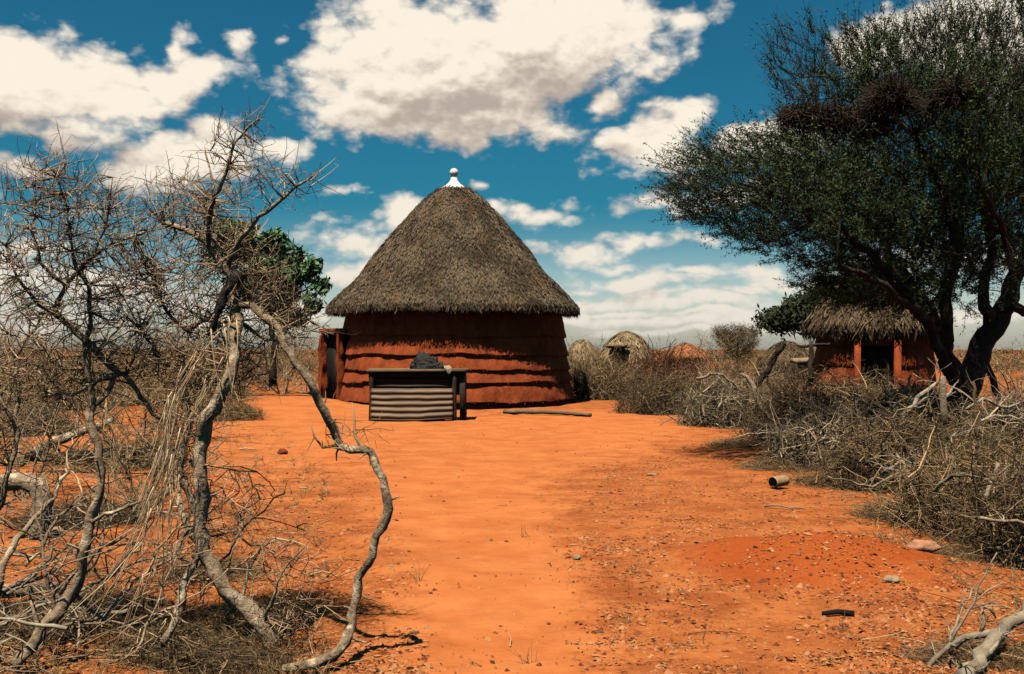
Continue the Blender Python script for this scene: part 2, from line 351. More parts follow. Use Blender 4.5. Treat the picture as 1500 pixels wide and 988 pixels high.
def grow(stems, targets, bf=.35, r_tip=.004, expo=2.3, minr=None):
    """stems: list of (n,3) polylines with (n,) fixed radii, stem 0 is the root; a later stem hangs on the nearest earlier node. Targets join like a
    balanced spanning tree. Gives positions, parents, radii."""
    pos, par, fix, plen = [], [], [], []
    for si, (pl, rr) in enumerate(stems):
        for i, p_ in enumerate(pl):
            if i == 0:
                if si == 0 or not pos: pr = -1
                else: pr = int(np.argmin(np.linalg.norm(np.array(pos)-p_, axis=1)))
            else: pr = len(pos)-1
            pos.append(p_); par.append(pr); fix.append(rr[i]); plen.append(0 if pr < 0 else plen[pr]+np.linalg.norm(p_-pos[pr]))
    X = np.array(targets); n = len(X); pos = list(map(np.asarray, pos))
    A = np.array(pos); L = np.array(plen)*bf
    D = np.linalg.norm(X[:, None]-A[None], axis=2)+L[None]*.25
    best = D.min(1); bi = D.argmin(1); done = np.zeros(n, bool)
    for _ in range(n):
        k = int(np.argmin(np.where(done, 1e9, best))); done[k] = True
        pr = int(bi[k]); new = X[k]; pos.append(new); par.append(pr); fix.append(0); plen.append(plen[pr]+np.linalg.norm(new-pos[pr]))
        d = np.linalg.norm(X-new, axis=1)+bf*plen[-1]
        b2 = d < best; best[b2] = d[b2]; bi[b2] = len(pos)-1
    pos = np.array(pos); par = np.array(par); N = len(pos); fix = np.array(fix)
    order = np.argsort(-np.array(plen)); acc = np.zeros(N); 
    for k in order:
        if acc[k] == 0: acc[k] = r_tip**expo
        if par[k] >= 0: acc[par[k]] += acc[k]
    rad = np.maximum(acc**(1/expo), 0); rad = np.where(fix > 0, fix, rad)
    kids = [[] for _ in range(N)]
    for k in range(N):
        if par[k] >= 0: kids[par[k]].append(k)
    return pos, par, rad, kids
def chains(pos, par, rad, kids):
    out = []; stack = [k for k in range(len(pos)) if par[k] < 0]; seeds = [(None, k) for k in stack]
    while seeds:
        pr, k = seeds.pop(); ch = [] if pr is None else [pr]; rr = [] if pr is None else [min(rad[pr], rad[k]*1.15)]
        while True:
            ch.append(k); rr.append(rad[k])
            if not kids[k]: break
            ks = sorted(kids[k], key=lambda c: -rad[c])
            for c in ks[1:]: seeds.append((k, c))
            k = ks[0]
        out.append((pos[ch], np.array(rr)))
    return out
def add_chains(mbs, chs, split, k_big=8, k_small=4, jag=.10, step=None):
    """mbs: (thick MB, thin MB); a chain goes to the thick one when its base radius is above split"""
    for pl, rr in chs:
        if len(pl) < 2: continue
        big = rr.max() >= split
        if step and big and len(pl) > 2:
            q = resample(np.column_stack([pl, rr]), step, step*.07); pl, rr = q[:, :3], np.maximum(q[:, 3], .002)
        elif len(pl) == 2:
            mid = (pl[0]+pl[1])/2+RNG.normal(0, .06, 3)*np.linalg.norm(pl[1]-pl[0]); pl = np.array([pl[0], mid, pl[1]]); rr = np.array([rr[0], rr.mean(), rr[1]])
        rr = rr.copy(); rr[-1] *= .6
        mbs[0 if big else 1].tubes(pl, rr, k_big if big else k_small, tint=random.random(), jag=jag if big else 0)
def unit(n):
    v = RNG.normal(0, 1, (n, 3)); return v/np.linalg.norm(v, axis=1, keepdims=True)
def twigs(mbx, base, dirs, length, r, n=4, bend=.35, k=3, tint=None):
    """batch of short bent twigs from base along dirs"""
    N = len(base); L = length[:, None]; pts = [base]; d = dirs.copy()
    for i in range(n-1):
        d = d+RNG.normal(0, bend/(n-1), (N, 3)); d /= np.linalg.norm(d, axis=1, keepdims=True); pts.append(pts[-1]+d*L/(n-1))
    Pt = np.stack(pts, 1); R = r[:, None]*np.linspace(1, .35, n)[None]
    mbx.tubes(Pt, R, k, tint, cap=False); return Pt
def lobe_points(lobes, n, shell=.45):
    """random points in ellipsoids (c, r): weight by volume"""
    w_ = np.array([r[0]*r[1]*r[2] for c, r in lobes])**.8; w_ /= w_.sum(); out = []
    for (c, r), k in zip(lobes, RNG.multinomial(n, w_)):
        u = unit(k)*(shell+(1-shell)*RNG.random(k)**.5)[:, None]; out.append(np.asarray(c)+u*np.asarray(r))
    return np.concatenate(out)
def thin(pts, dmin):
    keep = []; cell = {}
    for q in pts:
        key = tuple(np.floor(q/dmin).astype(int)); ok = True
        for dx in (-1, 0, 1):
            for dy in (-1, 0, 1):
                for dz in (-1, 0, 1):
                    for o in cell.get((key[0]+dx, key[1]+dy, key[2]+dz), ()):
                        if ((o-q)**2).sum() < dmin*dmin: ok = False; break
        if ok: keep.append(q); cell.setdefault(key, []).append(q)
    return np.array(keep)
# ------------------------------------------------------------------ houses
def lathe(mbx, c, prof, k=48, jit=0., tint=.5, close=False, seed=0.):
    c = np.array(c, float); V = []
    for (r, z) in prof:
        for j in range(k):
            a = j*2*PI/k; rr = r*(1+jit*mnoise.noise(Vector((math.cos(a)*2.5+seed, math.sin(a)*2.5, z*2))))
            V.append((c[0]+rr*math.sin(a), c[1]-rr*math.cos(a), c[2]+z+jit*.6*r*mnoise.noise(Vector((math.cos(a)*3, math.sin(a)*3+seed, z+7)))))
    q = [(i*k+j, i*k+(j+1) % k, (i+1)*k+(j+1) % k, (i+1)*k+j) for i in range(len(prof)-1) for j in range(k)]
    mbx.add(V, q, None, tint)
def thatch_strands(mbx, c, prof, n, ln, wd, splay=.25, lift=.05, sag=.0, seed=0.):
    """straw lying down the slope of a lathe surface"""
    prof = np.array(prof, float); seg = np.diff(prof, axis=0); L = np.linalg.norm(seg, axis=1)
    wgt = L*(prof[:-1, 0]+prof[1:, 0]); k = RNG.choice(len(L), n, p=wgt/wgt.sum()); t = RNG.random(n)
    r = prof[k, 0]+seg[k, 0]*t; z = prof[k, 1]+seg[k, 1]*t; a = RNG.random(n)*2*PI
    rad = np.stack([np.sin(a), -np.cos(a), 0*a], 1); tan = np.stack([np.cos(a), np.sin(a), 0*a], 1); up = np.array([0, 0, 1.])
    sl = seg[k]/L[k][:, None]
    down = rad*sl[:, :1]+up*sl[:, 1:]; down *= np.sign(-sl[:, 1:]+1e-9)
    nrm = np.cross(tan, down); nrm *= np.sign((nrm*(rad+up)).sum(1))[:, None]
    wob = np.array([mnoise.noise(Vector((math.cos(x)*4+seed, math.sin(x)*4, zz*1.6))) for x, zz in zip(a, z)])
    C = np.array(c)+rad*r[:, None]+up*z[:, None]+nrm*(RNG.random(n)*lift+lift*.7*wob)[:, None]
    d = down+tan*RNG.normal(0, splay, n)[:, None]+nrm*RNG.normal(.02, .10, n)[:, None]-up*sag; d /= np.linalg.norm(d, axis=1, keepdims=True)
    s = np.cross(d, nrm); s /= np.linalg.norm(s, axis=1, keepdims=True)
    s = s+nrm*RNG.normal(0, .5, n)[:, None]
    tint = np.clip(.5+.55*wob+RNG.normal(0, .22, n), 0, 1)
    mbx.quads(C, d*(ln*RNG.uniform(.6, 1.3, n)/2)[:, None], s*(wd*RNG.uniform(.6, 1.3, n)/2)[:, None], tint)
def eave_fringe(mbx, c, r, z, n, ln, wd):
    a = RNG.random(n)*2*PI; rad = np.stack([np.sin(a), -np.cos(a), 0*a], 1); tan = np.stack([np.cos(a), np.sin(a), 0*a], 1)
    lump = np.array([mnoise.noise(Vector((math.cos(x)*r*3.3, math.sin(x)*r*3.3, 0)))+.5*mnoise.noise(Vector((math.cos(x)*r*9, math.sin(x)*r*9, 4))) for x in a])
    rr = r+RNG.uniform(-.22, .03, n); C = np.array(c)+rad*rr[:, None]+np.array([0, 0, 1.])*(z+.02+.07*lump+RNG.uniform(-.05, .1, n))[:, None]
    d = np.array([0, 0, -1.])+rad*RNG.normal(.35, .2, n)[:, None]+tan*RNG.normal(0, .3, n)[:, None]; d /= np.linalg.norm(d, axis=1, keepdims=True)
    s = tan+rad*RNG.normal(0, .5, n)[:, None]
    mbx.quads(C, d*(ln*RNG.uniform(.5, 1.2, n)/2)[:, None], s*(wd*RNG.uniform(.6, 1.3, n)/2)[:, None], np.clip(RNG.normal(.45, .25, n), 0, 1))
def mud_wall(mbx, fr, c, R0, R1, H, ledges, door=None, nth=300, nz=130, bulge=.09, seed=0., fringe_n=45):
    th = np.linspace(-PI, PI, nth, endpoint=False); zz = np.linspace(-.25, H, nz)
    def rad(t, z):
        s, cc = math.sin(t), math.cos(t)
        lz = [l+.075*mnoise.noise(Vector((s*2.6+seed, cc*2.6, i*3.7)))+.03*mnoise.noise(Vector((s*9+seed, cc*9, i*5.1))) for i, l in enumerate(ledges)]
        r = R0+(R1-R0)*max(z, 0)/H
        k = -1
        for i, l in enumerate(lz):
            if z >= l: k = i
        if k >= 0:
            top = lz[k+1] if k+1 < len(lz) else H
            f = (z-lz[k])/max(.05, top-lz[k]); r += bulge*(1+.5*mnoise.noise(Vector((s*3, cc*3, k*9.))))*max(0, 1-f)**.8
        else: r -= .02
        r += .03*mnoise.noise(Vector((s*5+seed, cc*5, z*2.5)))+.018*mnoise.noise(Vector((s*22, cc*22, z*5)))
        return r, lz
    V = np.empty((nz, nth, 3)); LZ = []
    for j, t in enumerate(th):
        for i, z in enumerate(zz):
            r, lz = rad(t, z); V[i, j] = (c[0]+r*math.sin(t), c[1]-r*math.cos(t), c[2]+z)
        LZ.append(lz)
    q = []
    for i in range(nz-1):
        for j in range(nth):
            if door and abs(th[j]-door[0]) < door[1] and zz[i] < door[2]: continue
            q.append((i*nth+j, i*nth+(j+1) % nth, (i+1)*nth+(j+1) % nth, (i+1)*nth+j))
    mbx.add(V.reshape(-1, 3), q, None, .5)
    # straw ends showing along the ledges of the mud courses
    for i in range(len(ledges)):
        n = fringe_n*4; j = RNG.integers(0, nth, n); t = th[j]+RNG.uniform(-.01, .01, n)
        ok = np.ones(n, bool) if not door else np.abs(t-door[0]) > door[1]+.03
        t = t[ok]; j = j[ok]; n = len(t)
        if not n: continue
        z = np.array([LZ[a][i] for a in j])+RNG.uniform(-.03, .09, n)
        r = np.array([rad(a, b+.02)[0] for a, b in zip(t, z)])+.012
        rd = np.stack([np.sin(t), -np.cos(t), 0*t], 1); tn = np.stack([np.cos(t), np.sin(t), 0*t], 1)
        C = np.array(c)+rd*r[:, None]; C[:, 2] = c[2]+z
        d = np.stack([0*t, 0*t, -np.ones(n)], 1)+rd*RNG.normal(.15, .12, n)[:, None]+tn*RNG.normal(0, .18, n)[:, None]
        fr.quads(C, d*RNG.uniform(.015, .045, n)[:, None], tn*RNG.uniform(.006, .018, n)[:, None])
    return rad

def rough_box(mbx, c, h, rz, amp=.02, n=14, seed=0.):
    """a box with a hand-moulded surface: a subdivided cube pushed about by noise"""
    c = np.array(c, float); cs, sn = math.cos(rz), math.sin(rz)
    for ax in range(3):
        o1, o2 = [(1, 2), (2, 0), (0, 1)][ax]
        for s in (-1, 1):
            V = []
            for i in range(n):
                for j in range(n):
                    q = np.zeros(3); q[ax] = s; q[o1] = (i/(n-1)*2-1)*s; q[o2] = j/(n-1)*2-1
                    m = max(abs(q)); rr = np.linalg.norm(q); q2 = q*(.86+.14*m/rr*1.15)*h
                    w_ = c+np.array([q2[0]*cs-q2[1]*sn, q2[0]*sn+q2[1]*cs, q2[2]])
                    w_ = w_+amp*np.array([mnoise.noise(Vector(w_*3.+np.array([seed, k*9, 0]))) for k in range(3)])+amp*.5*np.array([mnoise.noise(Vector(w_*11.+np.array([seed, k*9, 5]))) for k in range(3)])
                    V.append(w_)
            mbx.add(V, [(i*n+j, (i+1)*n+j, (i+1)*n+j+1, i*n+j+1) for i in range(n-1) for j in range(n-1)], None, .5)
def big_hut():
    c = np.array([-1.70, 29.2, 0.]); td = math.radians(-66)
    root = empty('round_hut', c, 'large round red mud hut with tall thatch roof and white finial', 'hut')
    wl, fr = MB(), MB()
    mud_wall(wl, fr, c, 3.48, 3.04, 2.95, [.13, .66, .98, 1.38, 1.90], (td, .10, 1.95), bulge=.078, seed=1.3)
    wo_ = wl.build('wall', M['mud'], root, loc=c)
    f_ = fr.build('straw_fringe', M['fringe'], wo_); f_.location = -c; f_['kind'] = 'stuff'
    # doorway on the far shoulder of the wall: mud post, mud lintel and a plank door coloured near-black as doorway shade between wall and post
    A_, B_ = c+np.array([-3.10, -1.42, 0]), c+np.array([-3.70, -.80, 0]); tn = (B_-A_)/np.linalg.norm(B_-A_); Lw = np.linalg.norm(B_-A_); rz = math.atan2(tn[1], tn[0])
    jm = MB(); rough_box(jm, B_+np.array([0, 0, .95]), (.075, .10, 1.06), rz, .05, 22); jm.build('door_jamb', M['mud'], root, loc=c)
    jm = MB(); rough_box(jm, A_+np.array([.0, 0, .95]), (.06, .09, 1.06), rz, .05, 22, 4.); jm.build('door_jamb', M['mud'], root, loc=c)
    lt = MB(); rough_box(lt, (A_+B_)/2+np.array([.06, 0, 2.06]), (Lw/2+.13, .13, .055), rz, .05, 16, 7.); lt.build('lintel', M['mud'], root, loc=c)
    rp = MB(); rough_box(rp, (A_+B_)/2+np.array([.45, .55, .95]), (Lw/2+.05, .05, 1.05), rz+.9, .03, 10, 2.); rp.build('passage_wall', M['mud'], root, loc=c)
    dr = MB(); nrm = np.array([tn[1], -tn[0], 0])
    for k in range(5): dr.box(A_+tn*Lw*(.1+.2*k)+nrm*.11+np.array([.02, .0, 1.0]), (Lw*.105, .02, 1.02), rz, .006, random.random())
    dr.build('door', M['charred'], root, loc=c)
    prof = [(3.62, 2.58), (3.62, 2.70), (3.48, 2.87), (2.76, 3.58), (2.05, 4.52), (1.27, 5.46), (.70, 6.0), (.44, 6.22)]
    rb = MB(); lathe(rb, c, [(.02, 5.6), (3.0, 2.78), (3.46, 2.56), (3.58, 2.58)]+prof[1:]+[(.02, 6.3)], 90, .012)
    rf = rb.build('roof', M['thatch_base'], root, loc=c)
    st = MB(); thatch_strands(st, c, prof, 64000, .15, .024, .50, .075, seed=3.); eave_fringe(st, c, 3.62, 2.60, 5200, .24, .03)
    lo = MB(); thatch_strands(lo, c, [(2.95, 3.48), (1.6, 5.1)], 30, .42, .026, .9, .07)
    s_ = st.build('thatch', M['thatch'], rf, smooth=False); s_.location = -c
    s2 = lo.build('loose_straw', M['straw'], rf, smooth=False); s2.location = -c; s2['kind'] = 'stuff'
    fm = MB(); lathe(fm, c, [(.38, 6.20), (.44, 6.22), (.44, 6.25), (.37, 6.29), (.27, 6.34), (.18, 6.41), (.11, 6.50), (.10, 6.57), (.06, 6.6)], 40)
    fo = fm.build('roof_cap', M['white'], root, loc=c)
    kb = MB(); lathe(kb, c, [(.05, 6.56), (.055, 6.61)]+[(.125*math.sin(t), 6.735-.125*math.cos(t)) for t in np.linspace(.45, PI-.02, 12)], 28)
    k_ = kb.build('knob', M['white'], fo); k_.location = -c
    bm_ = MB(); lathe(bm_, c, [(.44, 6.12), (.53, 6.14), (.54, 6.18), (.50, 6.215), (.40, 6.225)], 40, .02); bm_.build('binding_ring', M['darkwood'], root, loc=c)
big_hut()

def table():
    d = 21.9; c = G(P(612, 610, d)); zt = 1.085; x0, x1 = -1.05, 1.06
    root = empty('counter_table', c, 'rough wooden counter in front of the large hut, its front closed with corrugated iron', 'table')
    def at(x, y, z): return c+np.array([x, y, z])
    tp = MB()
    for k in range(4): tp.box(at(.01, -.34+k*.225, zt+.0), (1.085+random.uniform(-.02, .02), .108, .030), 0, .008, random.random())
    tp.build('tabletop', M['wood'], root, loc=c)
    for (x, y) in ((-.98, -.36), (.82, -.36), (-.98, .36), (1.0, .36)):
        lg = MB(); lg.tubes(resample([at(x, y, -.1), at(x+.01, y, .5), at(x, y, zt-.03)], .2, .006), np.full(6, .055)[:len(resample([at(x, y, -.1), at(x+.01, y, .5), at(x, y, zt-.03)], .2))], 8, jag=.08)
        lg.build('leg', M['darkwood'], root, loc=c)
    lg = MB(); lg.box(at(1.0, -.30, .5), (.06, .06, .56), 0, .01); lg.build('leg', M['darkwood'], root, loc=c)
    rl = MB(); rl.box(at(0, .30, zt-.10), (1.0, .03, .05), 0, .01); rl.box(at(0, -.33, zt-.085), (1.02, .03, .045), 0, .01); rl.box(at(.99, 0, .30), (.03, .36, .04), 0, .01); rl.build('rail', M['darkwood'], root, loc=c)
    # corrugated sheets: lower one pale, bulging and lit; upper one rusty, set back, coloured darker for the shade under the top
    def sheet(xa, xb, za, zb, y0, pitch, amp, lean, name, m, sag):
        nxx, nzz = 40, 70; V = []
        for i in range(nzz):
            t = i/(nzz-1); z = za+(zb-za)*t
            for j in range(nxx):
                s = j/(nxx-1); x = xa+(xb-xa)*s
                zz = z - sag*math.sin(s*PI*1.1+.2)*(1-t)+.012*mnoise.noise(Vector((x*3, z*3, 2)))
                V.append(at(x+.012*mnoise.noise(Vector((z*9, 1, 1))), y0+lean*(1-t)-amp*math.cos(2*PI*z/pitch)-.05*math.sin(s*PI)*(1-t)+.015*mnoise.noise(Vector((x*2, z, 5))), zz))
        b = MB(); b.add(V, [(i*nxx+j, i*nxx+j+1, (i+1)*nxx+j+1, (i+1)*nxx+j) for i in range(nzz-1) for j in range(nxx-1)], None, .5)
        o = b.build(name, m, root, loc=c); md = o.modifiers.new('thickness', 'SOLIDIFY'); md.thickness = .004; return o
    sheet(-.97, .80, .045, .70, -.44, .125, .013, -.05, 'corrugated_sheet', M['iron'], .03)
    sheet(-.99, .74, .66, 1.03, -.29, .125, .022, -.02, 'corrugated_sheet', M['shadeiron'], .0)['label'] = 'rusty upper sheet darkened for the shade under the tabletop'
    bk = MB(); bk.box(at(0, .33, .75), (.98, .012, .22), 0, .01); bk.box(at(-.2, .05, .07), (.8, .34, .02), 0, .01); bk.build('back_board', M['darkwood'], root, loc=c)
    # bundle of dark cloth on the top
    b = MB(); cc = at(.32, -.02, zt+.03); n1, n2 = 60, 36; V = []
    for i in range(n2):
        v = i/(n2-1)*PI*.5
        for j in range(n1):
            u = j/n1*2*PI; dx, dy, dz = math.cos(u)*math.cos(v), math.sin(u)*math.cos(v), math.sin(v)
            f = .18*mnoise.noise(Vector((dx*2.2, dy*2.2, dz*2+4)))+.22*abs(mnoise.noise(Vector((dx*4.5+dz*4, dy*4, dz*5-dx*3))))-.08
            hgt = .34*(1.0-.62*max(-.25, min(1, (dx+.25))))
            V.append(cc+np.array([dx*(.42+f*.5)-.05, dy*(.26+f*.4), dz**.8*(hgt+f*.5)+.006]))
    b.add(V, [(i*n1+j, i*n1+(j+1) % n1, (i+1)*n1+(j+1) % n1, (i+1)*n1+j) for i in range(n2-1) for j in range(n1)], None, .5)
    tag(b.build('cloth_bundle', M['cloth'], loc=cc), 'charcoal bundle of folded cloth heaped on the counter top', 'cloth bundle')
    # pale rag hanging over the front edge beside the bundle
    pp = MB(); pc = at(.62, -.36, zt+.04); V = []; nn, mm = 14, 14
    for i in range(nn):
        t = i/(nn-1)
        for j in range(mm):
            s = j/(mm-1)-.5; y = max(-.11, .32-t*.62); z = .03+.028*math.sin(t*7+s*4)*(t < .68)+.03*mnoise.noise(Vector((s*5, t*5, 3))); 
            if t > .69: z = .02-(t-.69)*.5*(1-abs(s)*1.3)
            V.append(pc+np.array([s*.20*(1-.35*t)+.10*t+.02*mnoise.noise(Vector((t*6, s*2, 8))), y-.012*math.sin(s*12), z]))
    pp.add(V, [(i*mm+j, i*mm+j+1, (i+1)*mm+j+1, (i+1)*mm+j) for i in range(nn-1) for j in range(mm-1)], None, .5)
    o = pp.build('cloth_rag', M['paper'], loc=pc); md = o.modifiers.new('thickness', 'SOLIDIFY'); md.thickness = .008
    tag(o, 'pale cream rag draped over the counter edge beside the dark bundle', 'rag')
table()

def small_hut():
    c = np.array([(1280-HX)/F*22.6, 22.6, 0.]); td = math.radians(-17)
    root = empty('small_hut', c, 'small red mud hut with shaggy thatch under the big acacia', 'hut')
    wl, fr = MB(), MB()
    mud_wall(wl, fr, c, 1.30, 1.22, 2.1, [.15, .75, 1.2, 1.62], (td, .27, 1.62), 160, 70, .05, 4.4, 40)
    wo_ = wl.build('wall', M['mud'], root, loc=c); f_ = fr.build('straw_fringe', M['fringe'], wo_); f_.location = -c; f_['kind'] = 'stuff'
    out = np.array([math.sin(td), -math.cos(td), 0]); tn = np.array([math.cos(td), math.sin(td), 0]); rz = math.atan2(out[1], out[0])
    for s in (-1, 1):
        jm = MB(); jm.box(c+out*1.28+tn*s*.40+np.array([0, 0, .85]), (.10, .06, .9), rz, .02); jm.build('door_jamb', M['mud'], root, loc=c)
    dm = MB()
    for k in range(4): dm.box(c+out*1.10+tn*(-.24+k*.16)+np.array([0, 0, .8]), (.015, .075, .8), rz, .005, random.random())
    dm.build('door', M['darkwood'], root, loc=c)
    prof = [(1.40, 1.90), (1.43, 2.0), (1.24, 2.28), (.98, 2.72), (.70, 3.0), (.30, 3.25), (.05, 3.35)]
    rb = MB(); lathe(rb, c, [(.02, 2.8), (1.15, 2.0), (1.34, 1.88)]+prof, 60, .03, seed=2.)
    rf = rb.build('roof', M['thatch_base'], root, loc=c)
    st = MB(); thatch_strands(st, c, prof, 8000, .42, .034, .38, .13, seed=8.); eave_fringe(st, c, 1.40, 1.91, 1500, .34, .03)
    s_ = st.build('thatch', M['rthatch'], rf, smooth=False); s_.location = -c
small_hut()

def dome_hut(px, d, R, H, label, door_az=None, m='straw', base='straw_base', cone=False, n=3500):
    c = np.array([(px-HX)/F*d, d, 0.]); root = empty('dome_hut', c, label, 'hut', 'dome huts beyond the brush fence')
    if cone: prof = [(R, H*.52), (R*.82, H*.68), (R*.5, H*.86), (R*.2, H*.97), (.02, H)]
    else: prof = [(R*.93, 0.0), (R*.99, H*.3), (R*.93, H*.52), (R*.72, H*.74), (R*.42, H*.91), (R*.2, H*.98), (.02, H)]
    wm = MB(); lathe(wm, c, ([(R*.88, -.1), (R*.86, H*.56)] if cone else [])+prof, 48, .03, seed=px*.1)
    wo_ = wm.build('shell', M[base], root, loc=c)
    st = MB(); thatch_strands(st, c, prof, n, .45, .05, .35, .10, seed=px*.3)
    s_ = st.build('thatch', M[m], wo_, smooth=False); s_.location = -c
    if door_az is not None:
        a = math.radians(door_az); out = np.array([math.sin(a), -math.cos(a), 0]); rz = math.atan2(out[1], out[0])
        dm = MB(); dm.box(c+out*R*.95+np.array([0, 0, .78]), (.10, .24, .82), rz); dm.build('doorway', M['charred'], root, loc=c)  # solid near-black block painted as the shade inside the opening
        fm = MB(); fm.box(c+out*R*.97+np.array([0, 0, 1.63]), (.16, .42, .05), rz, .03); fm.box(c+out*(R+.22)+np.array([0, 0, 1.69]), (.28, .40, .04), rz, .03)
        fm.build('door_hood', M['wood'], root, loc=c)
dome_hut(918, 42, 1.22, 2.22, 'straw dome hut with a small dark doorway beside the large hut', -24)
dome_hut(852, 50, .85, 1.95, 'tan dome hut half hidden behind grey bushes at the large hut wall')
dome_hut(1004, 62, 1.55, 1.85, 'low hut with an orange conical roof just above the brush fence', m='orange_thatch', base='orange_thatch', cone=True, n=800)
dome_hut(1152, 43, 1.25, 1.8, 'brownish thatched hut standing behind the leaning dark post', m='rthatch', base='thatch_base')

# ------------------------------------------------------------------ single small things on the ground
def rock(name, px, py, r, m, label, flat=.6, seed=0., d=None):
    c = PG(px, py) if d is None else P(px, py, d); c = G(c); b = MB(); n1, n2 = 20, 12; V = []
    for i in range(n2):
        v = -PI/2+PI*i/(n2-1)
        for j in range(n1):
            u = j*2*PI/n1; q = np.array([math.cos(u)*math.cos(v), math.sin(u)*math.cos(v), math.sin(v)])
            f = 1+.35*mnoise.noise(Vector((q[0]*1.6+seed, q[1]*1.6, q[2]*1.6)))+.12*mnoise.noise(Vector((q[0]*4+seed, q[1]*4, q[2]*4)))
            V.append(c+q*f*r*np.array([1, .7, flat])+np.array([0, 0, r*flat*.55]))
    b.add(V, [(i*n1+j, i*n1+(j+1) % n1, (i+1)*n1+(j+1) % n1, (i+1)*n1+j) for i in range(n2-1) for j in range(n1)], None, .5)
    tag(b.build(name, m, loc=c), label, 'stone')
rock('stone', 1352, 826, .105, M['stone_pink'], 'smooth pinkish stone lying at the foot of the dug earth mound', .5, 2.)
rock('stone', 1306, 862, .055, M['stone_pale'], 'flat pale cream stone on the bare earth below the mound', .45, 5.)
rock('stone', 414, 665, .075, M['stone_red'], 'dark red lump of earth on the smooth yard', .7, 8.)
rock('stone', 84, 782, .055, M['stone_pale'], 'small pale stone beside the curved dead stump', .7, 11.)
rock('stone', 845, 822, .03, M['stone_pale'], 'tiny pale pebble at the edge of the footpath', .8, 14.)
rock('stone', 955, 697, .07, M['stone_pale'], 'thin pale flake of stone on the littered ground', .25, 17.)
rock('stone', 445, 717, .05, M['stone_pale'], 'pale flat chip of stone near the arching branch', .25, 19.)

def can():
    c = G(PG(1141, 720)); a = np.array([.84, .50, .06]); a /= np.linalg.norm(a); b = MB()
    L, r = .19, .066; c0 = c+np.array([-.08, -.05, r+.012]); sd = np.cross(a, [0, 0, 1.]); sd /= np.linalg.norm(sd); up = np.cross(sd, a); k = 20; V = []
    prof = [(.0, r*.9), (.0, r), (.02, r*1.02), (.10, r*.97), (L-.02, r), (L, r*.97), (L, r*.03)]
    inner = [(L*.9, r*.05), (L*.9, r*.88), (.0, r*.9)]
    for (t, rr) in inner+prof:
        for j in range(k):
            q = j*2*PI/k; V.append(c0+a*t+(sd*math.cos(q)+up*math.sin(q)*.9)*rr)
    n = len(inner+prof)
    b.add(V, [(i*k+j, i*k+(j+1) % k, (i+1)*k+(j+1) % k, (i+1)*k+j) for i in range(n-1) for j in range(k)], None, .5)
    tag(b.build('tin_can', mat('dull_tin', (.36, .21, .11), (.56, .37, .21), 12, bump=.3, tintmix=.1, cc=(.22, .10, .05), rough=.6, spec=.3), loc=c), 'dented open tin can lying on its side near the brush fence', 'can')
can()
def stick(name, pts, r0, r1, m, label, cat='stick', side=0, wob=.012, k=7, group=None, jag=.12, twn=0):
    pl = resample(np.array(pts), .07 if r0 < .05 else .12, wob); rr = np.linspace(r0, r1, len(pl)); b = MB(); b.tubes(pl, rr, k, jag=jag)
    for _ in range(side):
        i = random.randrange(1, len(pl)-1); d = pl[min(i+1, len(pl)-1)]-pl[i-1]; d /= np.linalg.norm(d)
        v = d*.6+unit(1)[0]*.9; v[2] = abs(v[2])*.6; v /= np.linalg.norm(v); L = random.uniform(.15, .5)*(1+r0*8)
        q = resample(np.array([pl[i], pl[i]+v*L*.5+RNG.normal(0, .03, 3), pl[i]+v*L+RNG.normal(0, .06, 3)]), .06, .006); b.tubes(q, np.linspace(rr[i]*.6, .003, len(q)), 5)
        for _ in range(2):
            j = random.randrange(len(q)); v2 = v+unit(1)[0]*.9; v2 /= np.linalg.norm(v2); b.tubes(np.array([q[j], q[j]+v2*L*.2, q[j]+v2*L*.38+RNG.normal(0, .02, 3)]), np.array([.004, .003, .002]), 4)
    if twn:
        i = RNG.integers(1, len(pl), twn); v = unit(twn); v[:, 2] = np.abs(v[:, 2])*.6; twigs(b, pl[i], v, RNG.uniform(.05, .22, twn), np.full(twn, .003))
    o = b.build(name, m, loc=np.array(pts[0])); tag(o, label, cat, group); return o
a_, b_ = G(PG(738, 607), .05), G(PG(866, 611), .05)
stick('wooden_pole', [a_, (a_+b_)/2+np.array([0, 0, .02]), b_], .055, .045, M['wood'], 'straight weathered pole lying on the sand before the large hut', 'pole', 0, .003)
a_ = G(PG(1205, 906), .02); stick('bark_piece', [a_, a_+np.array([.04, .008, .008]), a_+np.array([.10, .01, .010]), a_+np.array([.18, -.005, .0])], .014, .018, M['charred'], 'short black charred piece of bark on the orange earth', 'bark', 0, .003)
a_ = G(PG(452, 842), .01); stick('fallen_twig', [a_, a_+np.array([.09, .03, .02]), a_+np.array([.18, .02, .0])], .008, .005, M['twig'], 'short dark twig lying left of the arching branch', 'twig', 0, .003)
a_ = G(PG(1120, 746), .015); stick('fallen_twig', [a_, a_+np.array([.18, -.1, .02]), a_+np.array([.36, -.16, .0])], .010, .006, M['twig'], 'thin dark twig lying by the tin can', 'twig', 0, .006)
a_ = G(PG(408, 660), .01); stick('fallen_twig', [a_-np.array([.6, 0, 0]), a_-np.array([.5, 0, -.02]), a_-np.array([.34, 0, 0])], .012, .008, M['twig'], 'short dark stick near the red lump of earth', 'twig', 0, .006)
